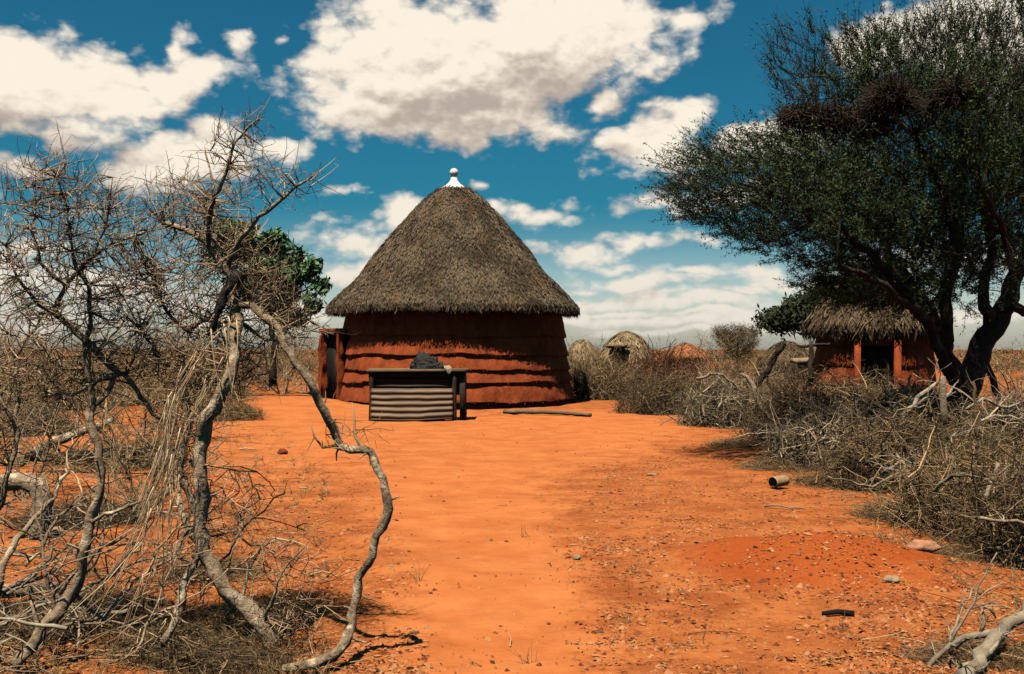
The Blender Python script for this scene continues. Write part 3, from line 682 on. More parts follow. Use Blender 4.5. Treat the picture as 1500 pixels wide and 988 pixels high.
# ------------------------------------------------------------------ acacia over the small hut
def acacia():
    D = 15.0; base = G(P(1405, 650, D)); base[2] -= .1
    root = empty('acacia_tree', base, 'big dark acacia with a multi stemmed trunk and feathery crown over the small hut', 'tree')
    def st(pts, r0, r1, step=.22):
        pl = resample(np.array([P(x, y, D+dd) for x, y, dd in pts]), step, .02); return pl, np.linspace(r0, r1, len(pl))
    A = st([(1398,640,0),(1404,600,0),(1420,550,0),(1440,505,0),(1463,463,0),(1477,430,.2),(1495,395,.4),(1520,330,.6),(1540,260,.8)], .215, .06)
    A[0][0] = base
    stems = [A, st([(1450,480,0),(1446,445,-.3),(1442,408,-.5),(1455,370,-.6),(1440,300,-.8),(1425,230,-.9)], .095, .04),
        st([(1412,575,0),(1392,520,-.2),(1384,467,-.4),(1388,415,-.5),(1398,350,-.6),(1380,280,-.8),(1340,200,-1.0)], .11, .04),
        st([(1408,585,0),(1376,510,-.5),(1350,462,-.9),(1318,425,-1.2),(1290,385,-1.4),(1262,358,-1.6),(1200,312,-1.7),(1130,285,-1.7)], .10, .03),
        st([(1385,500,.2),(1350,440,.8),(1310,380,1.3),(1270,330,1.6),(1220,270,1.8),(1170,220,1.9)], .085, .03),
        st([(1470,450,.2),(1500,455,.6),(1545,430,1.2),(1620,380,1.8)], .08, .03),
        st([(1384,440,-.4),(1400,380,.5),(1410,320,1.4),(1400,250,2.2)], .08, .03),
        st([(1488,405,.4),(1470,350,-1.2),(1440,280,-2.2)], .07, .03),
        st([(1463,463,0),(1488,448,-.3),(1497,452,-.4)], .055, .03),
        st([(1350,462,-.9),(1290,420,-2.0),(1230,380,-2.6)], .06, .025)]
    def L(x, y, dd, rx, ry, rd=None): return (P(x, y, D+dd), (rx/F*D, rd if rd else rx/F*D*.85, ry/F*D))
    lobes = [L(1150,275,-1.5,150,75,1.6), L(1090,270,-1.3,110,62,1.2), L(1215,330,-1.0,130,58,1.6), L(1230,240,1.2,130,75,1.6),
             L(1250,130,.3,110,70,1.4), L(1340,120,.0,140,75,1.8), L(1440,105,.0,150,85,2.), L(1400,215,-.5,170,110,2.4), L(1500,190,.5,140,120,2.2),
             L(1330,290,.5,170,85,2.4), L(1450,310,.5,150,80,2.2), L(1290,405,.2,95,40,1.4), L(1350,385,1.,100,48,1.6), L(1600,210,.8,170,150,2.2), L(1600,330,1.0,120,80,1.6), L(1340,420,.8,100,42,1.4), L(1250,420,.6,70,32,1.), L(1290,428,-.6,80,22,1.0), L(1360,432,.4,75,28,1.2), L(1230,395,-.8,60,24,.8), L(1400,400,-.6,70,40,1.2), L(1410,350,1.2,110,60,1.6),
             L(1170,95,.1,45,55,.7)]
    T = thin(lobe_points(lobes, 9000, .25), .185)
    pos, par, rad, kids = grow(stems, T, .12, .0042, 2.3)
    print('acacia nodes', len(pos))
    tk, tw = MB(), MB(); add_chains((tk, tw), chains(pos, par, rad, kids), .022, 9, 4, step=.16)
    tips = np.arange(len(pos))[len(pos)-len(T):]
    ctr = P(1400, 420, D)
    rep = np.repeat(tips, 5); od = pos[rep]-ctr; od /= np.linalg.norm(od, axis=1, keepdims=True)
    d = unit(len(rep))*.60+od*1.05+np.array([0, 0, .16]); d /= np.linalg.norm(d, axis=1, keepdims=True)
    tp = twigs(tw, pos[rep], d, RNG.uniform(.22, .62, len(rep)), RNG.uniform(.003, .0055, len(rep)), 4, .4)
    # leaves: tiny feathery leaflets along the twigs, thinner on the upper tips
    lf = MB(); per = 26
    t = RNG.random((len(rep), per))*2.999; i = t.astype(int); fr = (t-i)[..., None]
    r_ = np.arange(len(rep))[:, None]; C = tp[r_, i]*(1-fr)+tp[r_, i+1]*fr
    lowc = np.clip((4.2-pos[rep][:, 2])/1.2, 0, 1)
    dens = np.array([.42+1.25*mnoise.noise(Vector(p_*1.25)) for p_ in pos[rep]])+lowc*.55
    keep = RNG.random((len(rep), per)) < np.clip(dens+.25, .06, 1)[:, None]
    C = C[keep]; n = len(C); C = C+RNG.normal(0, .022, (n, 3)); u = unit(n); v = np.cross(u, unit(n)); v /= np.linalg.norm(v, axis=1, keepdims=True)
    clump = np.repeat(np.clip(.45+.7*np.array([mnoise.noise(Vector(p_*1.7+np.array([5, 0, 0]))) for p_ in pos[rep]]), 0, 1)[:, None], per, 1)[keep]
    lf.quads(C, u*RNG.uniform(.018, .034, n)[:, None], v*RNG.uniform(.0045, .0085, n)[:, None], np.clip(clump+RNG.normal(0, .18, n), 0, 1))
    print('acacia leaves', n)
    tr = tk.build('trunk', M['abark'], root, loc=base)
    cr = tw.build('branchlets', M['atwig'], root, loc=base); lo = lf.build('crown', M['aleaf'], root, smooth=False, loc=base)
    # nests: long dark masses of dead twigs lodged in the crown
    def nest(pts, r, n, label):
        c0 = P(*pts[0][:2], D+pts[0][2]); b = MB(); cs = np.array([P(x, y, D+dd) for x, y, dd in pts])
        for a0, b0 in zip(cs[:-1], cs[1:]):
            k = n//(len(cs)-1); t = RNG.random(k)[:, None]; dirn = (b0-a0)/np.linalg.norm(b0-a0)
            off = unit(k)*(RNG.random(k)**.6)[:, None]*np.array([1, 1, .62])*r*(1-.35*np.abs(t*2-1))
            dd = unit(k)*.75+dirn*.8*RNG.choice([-1, 1], k)[:, None]; dd /= np.linalg.norm(dd, axis=1, keepdims=True)
            twigs(b, a0+(b0-a0)*t+off, dd, RNG.uniform(.12, .30, k), RNG.uniform(.005, .010, k), 4, 1.0)
        tag(b.build('twig_nest', M['nest'], loc=c0), label, 'nest', 'twig nests in the acacia')
    nest([(1158,172,-1.6),(1195,172,-1.9),(1240,178,-2.0),(1290,190,-2.0)], .24, 3200, 'long reddish brown nest of twigs jutting from the acacia crown')
    nest([(1285,150,-2.2),(1306,135,-2.3),(1322,152,-2.2)], .20, 1300, 'black rounded twig nest above the long nest in the acacia')
    nest([(1372,150,-2.2),(1402,130,-2.3),(1428,138,-2.2)], .20, 1300, 'brown twig nest highest in the acacia near the crown centre')
acacia()

# ------------------------------------------------------------------ flat topped acacia far behind, leafy tree behind the bare ones
def leafy(name, D, stems_px, lobes_px, label, m_leaf, leaf, per, thinr, nraw, tipr=.012, groups=None):
    stems = []
    for pts, r0, r1 in stems_px:
        pl = resample(np.array([P(x, y, D+dd) for x, y, dd in pts]), .4, .03); stems.append((pl, np.linspace(r0, r1, len(pl))))
    base = stems[0][0][0].copy(); root = empty(name, base, label, 'bush' if 'bush' in name else 'tree')
    lobes = [(P(x, y, D+dd), (rx/F*D, rx/F*D*.8, ry/F*D)) for x, y, dd, rx, ry in lobes_px]
    T = thin(lobe_points(lobes, nraw, .3), thinr); pos, par, rad, kids = grow(stems, T, .25, tipr, 2.3)
    tk, tw = MB(), MB(); add_chains((tk, tk), chains(pos, par, rad, kids), .03, 7, 4, step=.3)
    tips = np.repeat(pos[-len(T):], per, 0); n = len(tips); C = tips+RNG.normal(0, thinr*.55, (n, 3)); u = unit(n); u[:, 2] -= .25; v = np.cross(u, unit(n)); v /= np.linalg.norm(v, axis=1, keepdims=True)
    lf = MB(); cl = np.repeat(RNG.random(len(T)), per)
    lf.quads(C, u*RNG.uniform(.7, 1.2, n)[:, None]*leaf[0], v*RNG.uniform(.7, 1.2, n)[:, None]*leaf[1], np.clip(cl*.6+RNG.random(n)*.5, 0, 1))
    tk.build('trunk', M['abark'], root, loc=base); lf.build('crown', m_leaf, root, smooth=False, loc=base)
leafy('flat_acacia', 44, [([(1205,560,0),(1207,520,0),(1215,490,0),(1225,470,.5)], .25, .12), ([(1212,500,0),(1180,478,0),(1150,468,0)], .12, .05)],
      [(1175,466,0,62,16), (1215,447,0,48,22), (1150,470,-.5,38,13), (1240,440,.5,60,26), (1195,455,0,50,18), (1130,476,0,22,7), (1185,448,0,40,14)], 'flat topped dark green acacia on the skyline beyond the small hut', M['fleaf'], (.12, .05), 34, .30, 2200)
leafy('wispy_bush', 42, [([(1082,555,0),(1082,530,0),(1080,510,0)], .08, .05), ([(1082,530,0),(1065,505,0),(1055,492,0)], .05, .02), ([(1082,525,0),(1100,500,0),(1108,490,0)], .05, .02)],
      [(1070,490,0,26,11), (1092,488,.2,22,9), (1080,502,0,30,12), (1085,520,0,18,14), (1056,486,0,14,7)], 'wispy grey bush standing highest on the skyline', M['wisp'], (.10, .008), 40, .17, 900, .008)
leafy('leafy_tree', 30, [([(400,565,0),(402,510,0),(395,460,.2),(388,410,.3),(375,360,.3)], .13, .04), ([(398,480,0),(425,440,-.3),(450,420,-.5),(462,405,-.6)], .06, .02), ([(396,470,0),(360,430,.4),(340,380,.6)], .06, .02)],
      [(345,338,0,26,11), (330,375,.3,24,18), (372,372,.2,22,16), (400,352,0,18,12), (398,392,0,28,18), (428,375,.1,16,12), (405,432,.2,30,20), (438,402,-.4,20,13), (459,390,-.5,11,8), (470,420,-.6,11,7), (458,448,-.6,10,13), (425,465,0,22,10), (360,420,.2,26,22)],
      'bright leafy green tree behind the bare thorn branches', M['gleaf'], (.13, .050), 22, .16, 2600, .007)

# ------------------------------------------------------------------ leafless thorn trees in front
def bare(D, name, stems_px, lobes_px, label, n, dmin, per=3, tl=(.06, .22), rt=.0028, bark='bark', twig_m='twig', sub=True, bf=.10, burnt=None):
    stems = []
    for pts, r0, r1 in stems_px:
        arr = np.array([list(P(x, y, D+dd))+[0] for x, y, dd in pts]); pl = resample(arr, .075, .007)[:, :3]; rl = np.linspace(r0, r1, len(pl))*.74
        rl *= np.array([1+.22*mnoise.noise(Vector(q*6.))+.15*mnoise.noise(Vector(q*15.)) for q in pl]); stems.append((pl, rl))
    base = stems[0][0][0].copy(); base[2] = ground_z(base[0], base[1])
    root = empty(name, base, label, 'tree')
    lobes = [(P(x, y, D+dd), (rx/F*D, rd, ry/F*D)) for x, y, dd, rx, ry, rd in lobes_px]
    T = thin(lobe_points(lobes, n, .15), dmin); pos, par, rad, kids = grow(stems, T, bf, rt, 2.2)
    print(name, len(pos)); sl = np.linalg.norm(pos-pos[np.maximum(par, 0)], axis=1); kk = np.argsort(-sl)[:4]; print('longest', [(round(float(sl[k]), 2), int(k), int(par[k]), (HX+pos[k][0]/pos[k][1]*F).round(), (HY-(pos[k][2]-CH)/pos[k][1]*F).round(), len(pos)-len(T)) for k in kk])
    tk, tw = MB(), MB(); add_chains((tk, tw), chains(pos, par, rad, kids), .011, 10, 5, step=.05, jag=.22)
    # knots and thorn stubs along the thick stems
    for pl, rr in stems:
        k = len(pl)//2
        if k < 2: continue
        i = RNG.integers(1, len(pl)-1, k); v = unit(k); twigs(tk, pl[i], v, RNG.uniform(.03, .085, k)+rr[i], np.clip(rr[i]*.35, .003, .012), 3, .3, 4)
    rep = np.repeat(np.arange(len(pos)-len(T), len(pos)), per)
    up = pos[rep]-np.array(P(np.mean([l[0] for l in lobes_px]), 520, D)); up /= np.linalg.norm(up, axis=1, keepdims=True)
    d = unit(len(rep))+up*.55; d /= np.linalg.norm(d, axis=1, keepdims=True)
    tp = twigs(tw, pos[rep], d, RNG.uniform(*tl, len(rep)), RNG.uniform(.0018, .0032, len(rep)), 4, .45)
    if sub:
        k = np.repeat(np.arange(len(rep)), 2); b0 = tp[k, RNG.integers(1, 4, len(k))]; twigs(tw, b0, unit(len(k)), RNG.uniform(.02, .07, len(k)), RNG.uniform(.0011, .0018, len(k)), 3, .3)
    tr = tk.build('trunk', M[bark], root, loc=base); cr = tw.build('twigs', M[twig_m], root, loc=base)
    return root, base
root_, base_ = bare(5.1, 'bare_thorn_tree', [
    ([(400,950,.0),(385,915,.0),(352,885,.0),(318,845,.0),(298,795,.0),(293,740,.0),(296,690,.0),(300,632,.0),(318,592,-.05),(338,545,-.05),(346,495,.0),(344,445,.1),(340,405,.1)], .062, .036),
    ([(340,405,.1),(322,380,.1),(300,352,.15),(268,335,.2),(240,326,.25)], .036, .016),
    ([(330,392,.1),(352,352,.0),(385,312,-.1),(425,285,-.15),(468,250,-.2)], .024, .006),
    ([(305,357,.1),(310,300,.0),(330,250,-.1),(350,205,-.1),(388,170,-.15)], .020, .005),
    ([(322,380,.1),(300,330,.3),(312,265,.4),(300,215,.45)], .017, .005),
    ([(344,445,.1),(372,455,.0),(400,478,-.1),(425,520,-.2),(450,560,-.2),(476,607,-.15),(497,652,-.1),(537,662,-.1),(560,700,-.1),(571,738,-.1),(551,790,-.1),(530,835,-.05),(515,885,-.05),(504,940,-.18),(486,962,-.28),(455,972,-.30),(415,978,-.28)], .026, .034),
    ([(497,652,-.1),(470,655,-.1),(462,640,-.1),(455,620,-.12)], .012, .004), ([(533,662,-.1),(520,625,-.1),(516,590,-.1)], .012, .005),
    ([(295,805,.0),(272,845,-.05),(258,900,-.1),(238,948,-.15)], .030, .026),
    ([(352,885,.0),(372,820,.1),(400,790,.1),(450,800,.1)], .014, .005), ([(385,915,0),(410,850,-.1),(430,815,-.1),(452,795,-.1)], .014, .004),
    ([(280,740,.1),(262,690,.1),(275,640,.15),(270,580,.2),(268,520,.2)], .026, .016), ([(298,795,0),(275,770,.05),(262,720,.1)], .03, .02),
    ([(268,545,.2),(230,520,.25),(205,480,.3)], .016, .008), ([(346,480,0),(300,470,.2),(268,480,.3),(232,430,.3),(220,380,.35)], .018, .007),
    ([(350,470,.1),(395,500,.1),(440,470,.2),(470,478,.3)], .014, .005),
    ], [(300,330,.2,85,70,.30), (400,270,-.1,55,30,.15), (350,230,-.1,38,45,.2), (250,300,.3,50,45,.25), (330,420,.2,110,60,.35), (220,430,.3,60,70,.3), (420,470,.1,55,40,.25), (300,520,.3,110,60,.4),
        (400,820,.05,55,35,.15), (340,740,.1,50,60,.15), (270,620,.15,40,90,.2), (420,900,.1,60,40,.2), (440,270,-.15,35,18,.08), (375,190,-.12,18,22,.06), (500,630,-.1,35,25,.05)],
    'grey bare thorn tree whose branch arches down onto the footpath', 2800, .064, 3)
# burnt broken limb on that tree
bl = MB(); pl = resample(np.array([P(352,402,5.15), P(335,425,5.12), P(322,452,5.1), P(306,492,5.1)]), .04, .006); bl.tubes(pl, np.linspace(.029, .014, len(pl))*(1+.3*np.sin(np.arange(len(pl))*1.9)), 9, jag=.2)
bl.build('burnt_limb', M['charred'], root_, loc=base_)
bare(5.0, 'bare_thorn_tree', [
    ([(20,975,-.2),(60,930,-.1),(105,868,.0),(126,800,.0),(131,760,.0),(148,722,.0),(146,668,.0),(133,600,.05),(127,540,.1),(126,500,.1)], .040, .022),
    ([(173,546,.2),(123,500,.1),(92,470,.1),(84,440,.1),(105,412,.1),(137,378,.1),(180,352,.15),(215,338,.2)], .024, .009),
    ([(131,600,.05),(160,570,.15),(175,545,.2),(205,580,.3),(235,615,.3)], .020, .014),
    ([(126,505,.1),(131,465,.1),(133,430,.1),(110,390,.0),(105,330,.0),(85,260,-.1)], .018, .005),
    ([(92,470,.1),(60,450,.0),(30,410,-.1),(8,360,-.1)], .016, .005), ([(100,420,.1),(62,380,.0),(48,310,.0),(60,250,.0)], .013, .004),
    ([(137,378,.1),(158,320,.1),(165,260,.1)], .011, .004), ([(60,930,-.1),(50,905,-.12),(45,880,-.1)], .022, .010),
    ([(131,765,.0),(160,752,-.02),(190,742,-.05),(225,730,-.05)], .014, .006), ([(105,868,0),(150,905,.1),(210,930,.2)], .016, .006),
    ], [(90,320,.0,75,90,.35), (150,350,.1,70,80,.3), (60,390,.0,60,60,.3), (190,400,.2,50,60,.25), (100,440,.1,90,40,.35), (80,265,.0,50,30,.2), (20,400,-.1,25,70,.2), (180,500,.2,60,50,.25), (80,540,.3,80,60,.3)],
    'brown bare thorn tree with many upright twigs at the edge of the clearing', 2300, .065, 3)
bare(5.6, 'bare_thorn_tree', [
    ([(-45,960,-.3),(-5,865,-.2),(18,800,-.1),(40,775,.0),(70,735,.1),(100,690,.2)], .034, .012),
    ([(-5,865,-.2),(-12,780,.0),(10,700,.0),(24,640,.05),(26,590,.1),(20,530,.1),(14,490,.1)], .026, .014),
    ([(20,530,.1),(45,490,.1),(60,465,.2)], .013, .006), ([(24,640,.05),(8,600,.0),(-10,560,.0)], .013, .006)],
    [(10,560,.1,45,50,.25), (30,480,.1,45,40,.25), (-30,620,.0,50,90,.3), (60,700,.1,30,30,.2)],
    'slim bare thorn tree with a dark stem crossing the dead stump', 420, .08, 3)

# pale fibrous creeper hanging off the bare tree in long strips
def creeper():
    b = MB(); D = 4.95; c0 = P(250, 720, D)
    runs_ = [((318,470),(290,510),(255,575),(232,680),(180,810), 30), ((300,520),(262,600),(235,700),(190,800),(140,905), 34), ((268,600),(246,690),(226,760),(215,850),(175,950), 26),
            ((255,590),(240,680),(238,760),(240,860),(232,945), 24), ((322,455),(318,520),(300,570),(270,620),(250,700), 12), ((325,470),(328,520),(330,555),(334,575),(338,590), 4),
            ((210,760),(150,800),(60,830),(0,845),(-60,855), 2), ((215,790),(160,850),(100,905),(60,950),(20,990), 8), ((250,700),(254,760),(255,800),(256,820),(256,850), 3), ((255,830),(200,860),(150,900),(100,940),(60,985), 12), ((240,900),(220,940),(190,965),(150,985),(120,1000), 16), ((240,930),(270,955),(300,968),(330,975),(360,985),14)]
    for *pts, n in runs_:
        n = int(n*.62) if n > 5 else n
        for _ in range(n):
            s0, s1 = sorted(RNG.random(2)*4); s1 = min(4, max(s1, s0+1.1)); s0 = min(s0, s1-1.1)
            if n < 6: s0, s1 = 0, 4
            k = 9; t = np.linspace(max(0, s0), s1, k); A = np.array(pts, float); xy = np.stack([np.interp(t, range(5), A[:, 0]), np.interp(t, range(5), A[:, 1])], 1)
            off = RNG.normal(0, 8, 2); dr_ = RNG.normal(0, 7)*np.linspace(-1, 1, 9); xy = xy+np.stack([dr_, 0*dr_], 1); dd = RNG.normal(0, .06)
            q = np.array([P(x+off[0]+RNG.normal(0, 1.2), y+off[1], D+dd+RNG.normal(0, .008)) for x, y in xy]); q[:, 2] = np.maximum(q[:, 2], .02)
            b.tubes(q, np.full(k, random.uniform(.0010, .0036))*np.linspace(1, .5, k), 4, tint=random.random())
    tag(b.build('dry_creeper', M['creeper'], loc=c0), 'straw coloured strips of dry creeper hanging off the bare tree', 'creeper')
creeper()

for _ in range(85):
    px, py = random.uniform(-60, 400), random.uniform(760, 1010)
    if random.random() < .35: py = random.uniform(640, 780); px = random.uniform(-60, 330)
    if px > 270: continue
    q0 = PG(px, py); L = random.uniform(.35, 1.15); th_ = random.uniform(0, 6.28); el_ = abs(random.gauss(.25, .45)); v = np.array([math.cos(th_)*math.cos(el_), math.sin(th_)*math.cos(el_)*.7, math.sin(el_)]); q0[2] = random.uniform(.01, .25); q = [q0]
    for k in range(4): v = v+RNG.normal(0, .33, 3); v /= np.linalg.norm(v); q.append(q[-1]+v*L/4)
    q = np.array(q); q[:, 2] = np.maximum(q[:, 2], .012); r_ = random.uniform(.005, .013)
    stick('dead_branch', list(q), r_, r_*.4, M[random.choice(['bleached', 'bark', 'bark', 'twig', 'twig'])], 'crooked dead branch in the tangle under the bare trees', 'branch', 4, .008, 6, 'dead branches under the bare trees', .14, 10)
# dead stump and logs in the shade of the bare trees
stick('dead_stump', [G(PG(62, 790), -.05), P(58,760,8.1), P(60,725,8.1), P(48,706,8.1), P(20,706,8.05), P(-15,716,8.0)], .085, .07, M['bark'], 'curved dead stump bent over like an arch with a broken pale end', 'stump', 0, .012, 9)
stick('fallen_log', [G(PG(-60, 882), .06), G(PG(10, 880), .09), G(PG(60, 875), .07), G(PG(95, 870), .05)], .05, .035, M['bark'], 'thick grey log lying flat beyond the forked stem', 'log', 2, .008, 8)
stick('fallen_log', [P(25,668,13.0)+[0,0,-.1], P(75,650,13.2), P(130,632,13.4), P(165,615,13.6)], .07, .05, M['bark'], 'brown log lying in shadow across the low rise', 'log', 3, .02, 8)
stick('dead_branch', [P(270,660,12.2), P(210,662,12.3), P(150,668,12.4), P(95,672,12.4), P(40,668,12.5)], .09, .06, M['charred'], 'blackened fallen branch in the dark behind the bare stems', 'branch', 5, .03, 7)

# ------------------------------------------------------------------ thorn brush heaps
def heap_mesh(nm, n_main, n_fine, mtl, flat=1., seed=0, rmain=(.006, .014), rf=(.0025, .005), lm=(.35, .85)):
    """unit heap: radius ~1, height ~1, tangled dead twigs that follow a mound"""
    b = MB()
    def mound_pts(n, lo=.15):
        u = unit(n); u[:, 2] = np.abs(u[:, 2]); r = (lo+(1-lo)*RNG.random(n)**.45)
        lump = np.array([1+.28*mnoise.noise(Vector((q[0]*1.8+seed, q[1]*1.8, q[2]*1.8))) for q in u]); return u*(r*lump)[:, None]*np.array([1, 1, .86]), u
    p0, u = mound_pts(n_main); tan = np.cross(u, unit(n_main)); d = tan*.95+u*.14+np.array([0, 0, .05]); d /= np.linalg.norm(d, axis=1, keepdims=True)
    tp = twigs(b, p0-d*.3, d, RNG.uniform(*lm, n_main), RNG.uniform(*rmain, n_main), 6, 1.5, 4, np.clip(RNG.beta(1.4, 2.2, n_main), 0, 1))
    k = RNG.integers(0, n_main, n_fine); bp = tp[k, RNG.integers(1, 6, n_fine)]; dd = unit(n_fine)*.9+(bp/np.maximum(np.linalg.norm(bp, axis=1, keepdims=True), .2))*.35; dd /= np.linalg.norm(dd, axis=1, keepdims=True)
    tq = twigs(b, bp, dd, RNG.uniform(.10, .32, n_fine), RNG.uniform(*rf, n_fine), 4, .7, 3, np.clip(RNG.beta(1.5, 2.5, n_fine), 0, 1))
    k = RNG.integers(0, n_fine, n_fine); bp = tq[k, RNG.integers(1, 4, n_fine)]; twigs(b, bp, unit(n_fine), RNG.uniform(.03, .11, n_fine), RNG.uniform(rf[0]*.6, rf[1]*.6, n_fine), 3, .5, 3, np.clip(RNG.beta(1.5, 2.5, n_fine), 0, 1))
    return b.build(nm, mtl)
def keep_off_ground(o): pass
HP = [heap_mesh('brush_heap', nm_, nf_, M[mm_], seed=i*3.1, rmain=(.006, rm_)) for i, (mm_, nm_, nf_, rm_) in enumerate([('brush', 620, 5600, .014), ('brush_dark', 560, 6200, .013), ('brush_grey', 640, 4600, .018)])]
HR = heap_mesh('brush_heap', 420, 2200, M['brush_red'], seed=17., rmain=(.008, .018), lm=(.6, 1.3))
HB = heap_mesh('brush_heap', 420, 3600, M['brush_brown'], seed=23.)
USED = set()
def heap(src, px, pyb, wpx, hpx, label, d=None, group='thorn brush heaped along the fence', depth=1.0):
    c = PG(px, pyb) if d is None else P(px, pyb, d); rx = wpx/2/F*c[1]; h = hpx*(.94 if px < 1120 or px > 1290 and pyb > 900 else .98)/F*c[1]; c[1] += rx*depth*.8; c[0] *= c[1]/(c[1]-rx*depth*.8); c = G(c, -.03)
    if src.name in USED: o = src.copy(); COL.objects.link(o)
    else: o = src; USED.add(src.name)
    o.location = c; o.rotation_euler = (0, 0, random.uniform(-.5, .5)+(PI if random.random() < .5 else 0)); o.scale = (rx, rx*depth, h); tag(o, label, 'brush', group); return o
heap(HP[0], 884, 588, 110, 68, 'grey brush heap right against the wall of the large hut')
heap(HP[1], 968, 608, 130, 66, 'grey brush heap below the reddish spiky one')
heap(HR, 972, 578, 110, 66, 'reddish brown spiky brush heap in front of the straw dome hut')
heap(HP[2], 1062, 628, 150, 80, 'dark grey brush heap below the forked bleached log')
heap(HP[0], 1100, 600, 170, 62, 'grey brush heap behind the forked bleached log')
heap(HP[1], 1168, 655, 170, 98, 'brush heap in the bend of the fence with a black hollow under it')
heap(HP[2], 1215, 690, 210, 105, 'broad brush heap in the bend of the fence behind the tin can', depth=.8)
heap(HP[0], 1250, 625, 200, 78, 'brush heap directly before the doorway of the small hut')
heap(HP[1], 1340, 730, 300, 125, 'large brush heap with a bleached branch across its front', depth=.8)
heap(HP[2], 1370, 660, 220, 84, 'brush heap at the foot of the big acacia')
heap(HP[0], 1440, 790, 330, 150, 'nearest tall brush heap behind the pink stone', depth=.8)
heap(HP[1], 1575, 850, 400, 190, 'nearest brush heap at the picture corner behind the bleached limb', depth=.8)
heap(HP[2], 1500, 700, 240, 130, 'brush heap beyond the acacia shade with pale twisted twigs on top')
heap(HB, 1040, 575, 150, 42, 'low brown brush heap far back by the orange roofed hut')
heap(HB, 1290, 706, 110, 26, 'low brown trodden brush at the front edge of the fence', depth=.8)
heap(HB, 1440, 985, 260, 40, 'sparse low twigs scattered round the silvery limb', depth=.6)
for src, px, py, wd, h, dp, lb in [(HB, 1150, 692, 150, 20, 1., 'thin brown brush trodden flat behind the tin can'), (HB, 1228, 722, 150, 24, 1., 'thin brown brush trodden flat beside the long straight pale branch'), (HB, 1085, 655, 120, 16, 1., 'thin brown brush trodden flat at the bend of the fence'),
        (HB, 1300, 765, 130, 22, 1., 'thin brown brush trodden flat before the large heap'), (HB, 1400, 830, 150, 22, .8, 'thin brown brush trodden flat above the pink stone')]:
    heap(src, px, py, wd, h, lb, depth=dp, group='trodden brush along the front of the fence')
heap(HP[1], 925, 588, 120, 44, 'low grey brush heap between the large hut and the reddish spiky heap'); heap(HP[0], 1020, 602, 140, 58, 'brush heap between the reddish spiky heap and the forked log'); heap(HB, 1128, 622, 160, 62, 'brown brush heap under the leaning dark post'); heap(HP[2], 1335, 640, 170, 88, 'grey brush heap between the small hut doorway and the acacia trunk')
# bleached boughs lying on and in the brush
def bough(pts, r0, r1, label, side=3, name='dead_branch', m='bleached', tw=0, cat='branch'):
    pl = [P(x, y, d) for x, y, d in pts]; return stick(name, pl, r0, r1, M[m], label, cat, side, .010*(r0/.02)**.5, 8, 'bleached boughs on the brush fence', .14, tw)
bough([(1395,1030,4.5),(1425,985,4.7),(1452,945,4.85),(1482,910,5.0),(1520,872,5.2),(1570,830,5.5)], .036, .024, 'thick silvery dead limb lying nearest at the picture corner', 5, tw=14)
bough([(1360,975,4.85),(1376,955,4.9),(1400,940,4.9),(1430,934,4.9),(1462,926,4.9)], .010, .020, 'thin pale branch forking off the thick silvery limb', 4, tw=10)
bough([(1330,955,5.1),(1350,975,5.0),(1390,985,4.9),(1420,992,4.85)], .006, .008, 'thin brown twig lying beside the silvery limb', 3, tw=8)
bough([(1425,805,7.6),(1450,815,7.4),(1475,830,7.2),(1510,850,7.0)], .022, .028, 'pale branch lying on the ground below the nearest heap', 2, tw=8)
bough([(1405,795,8.0),(1430,760,8.0),(1455,730,8.05),(1500,680,8.1),(1530,655,8.1)], .020, .013, 'brown slanting branch leaning up across the nearest heap', 2)
bough([(1438,738,7.95),(1448,715,7.95),(1458,695,7.95),(1462,678,7.95)], .022, .014, 'short pale stub standing by the slanting branch', 1)
bough([(1265,712,10.6),(1290,695,10.5),(1315,680,10.5),(1345,657,10.6)], .018, .010, 'straight pale branch across the front of the large heap', 2)
bough([(1230,625,14.2),(1262,615,14.2),(1290,608,14.1),(1320,580,14.2),(1334,550,14.3)], .022, .016, 'thin grey bough rising before the small hut', 3)
bough([(1315,645,11.4),(1322,620,11.4),(1340,590,11.4),(1375,560,11.4)], .035, .022, 'brown crooked bough rising to the acacia trunk', 2)
bough([(1384,622,11.5),(1381,600,11.5),(1383,575,11.5),(1380,552,11.5)], .055, .035, 'stout pale stump end standing in front of the acacia', 1)
bough([(1328,614,11.6),(1350,618,11.5),(1372,622,11.4)], .022, .022, 'short pale log across the base of the pale stump', 1)
bough([(1415,600,11),(1440,585,11),(1470,598,11),(1500,590,11),(1540,600,11)], .018, .010, 'pale twisted branch on the brush past the acacia', 4, tw=14)
bough([(1430,620,10.5),(1462,608,10.5),(1490,612,10.4),(1530,600,10.4)], .014, .008, 'thin whitish branch just below the twisted one', 4, tw=14)
bough([(1238,660,11.2),(1225,645,11.2),(1210,650,11.2)], .012, .008, 'small pale hooked twig over the black hollow', 1)
bough([(1116,600,18.2),(1108,578,18.3),(1100,560,18.4),(1085,548,18.5)], .06, .03, 'forked bleached log standing on the middle of the fence', 2)
bough([(1104,568,18.4),(1122,545,18.4),(1148,503,18.5)], .055, .06, 'dark leaning post propped in the forked log', 0, 'leaning_post', 'darkwood', cat='post')
bough([(1020,555,20),(1050,548,20),(1075,562,20),(1090,580,20)], .03, .018, 'bent tan bough draped over the brush by the forked log', 2)
bough([(1187,560,20.5),(1187,535,20.5),(1188,500,20.5)], .05, .045, 'upright dark post beside the small hut', 0, 'fence_post', 'darkwood', cat='post')
bough([(1172,508,20.6),(1188,506,20.5),(1215,504,20.6)], .03, .03, 'thin horizontal rail tied to the dark upright post', 0, 'fence_rail', 'darkwood', cat='rail')
bough([(1432,640,9.8),(1428,600,9.9),(1425,560,10)], .02, .016, 'dark upright stick standing in the brush by the acacia', 1, 'dead_branch', 'twig')
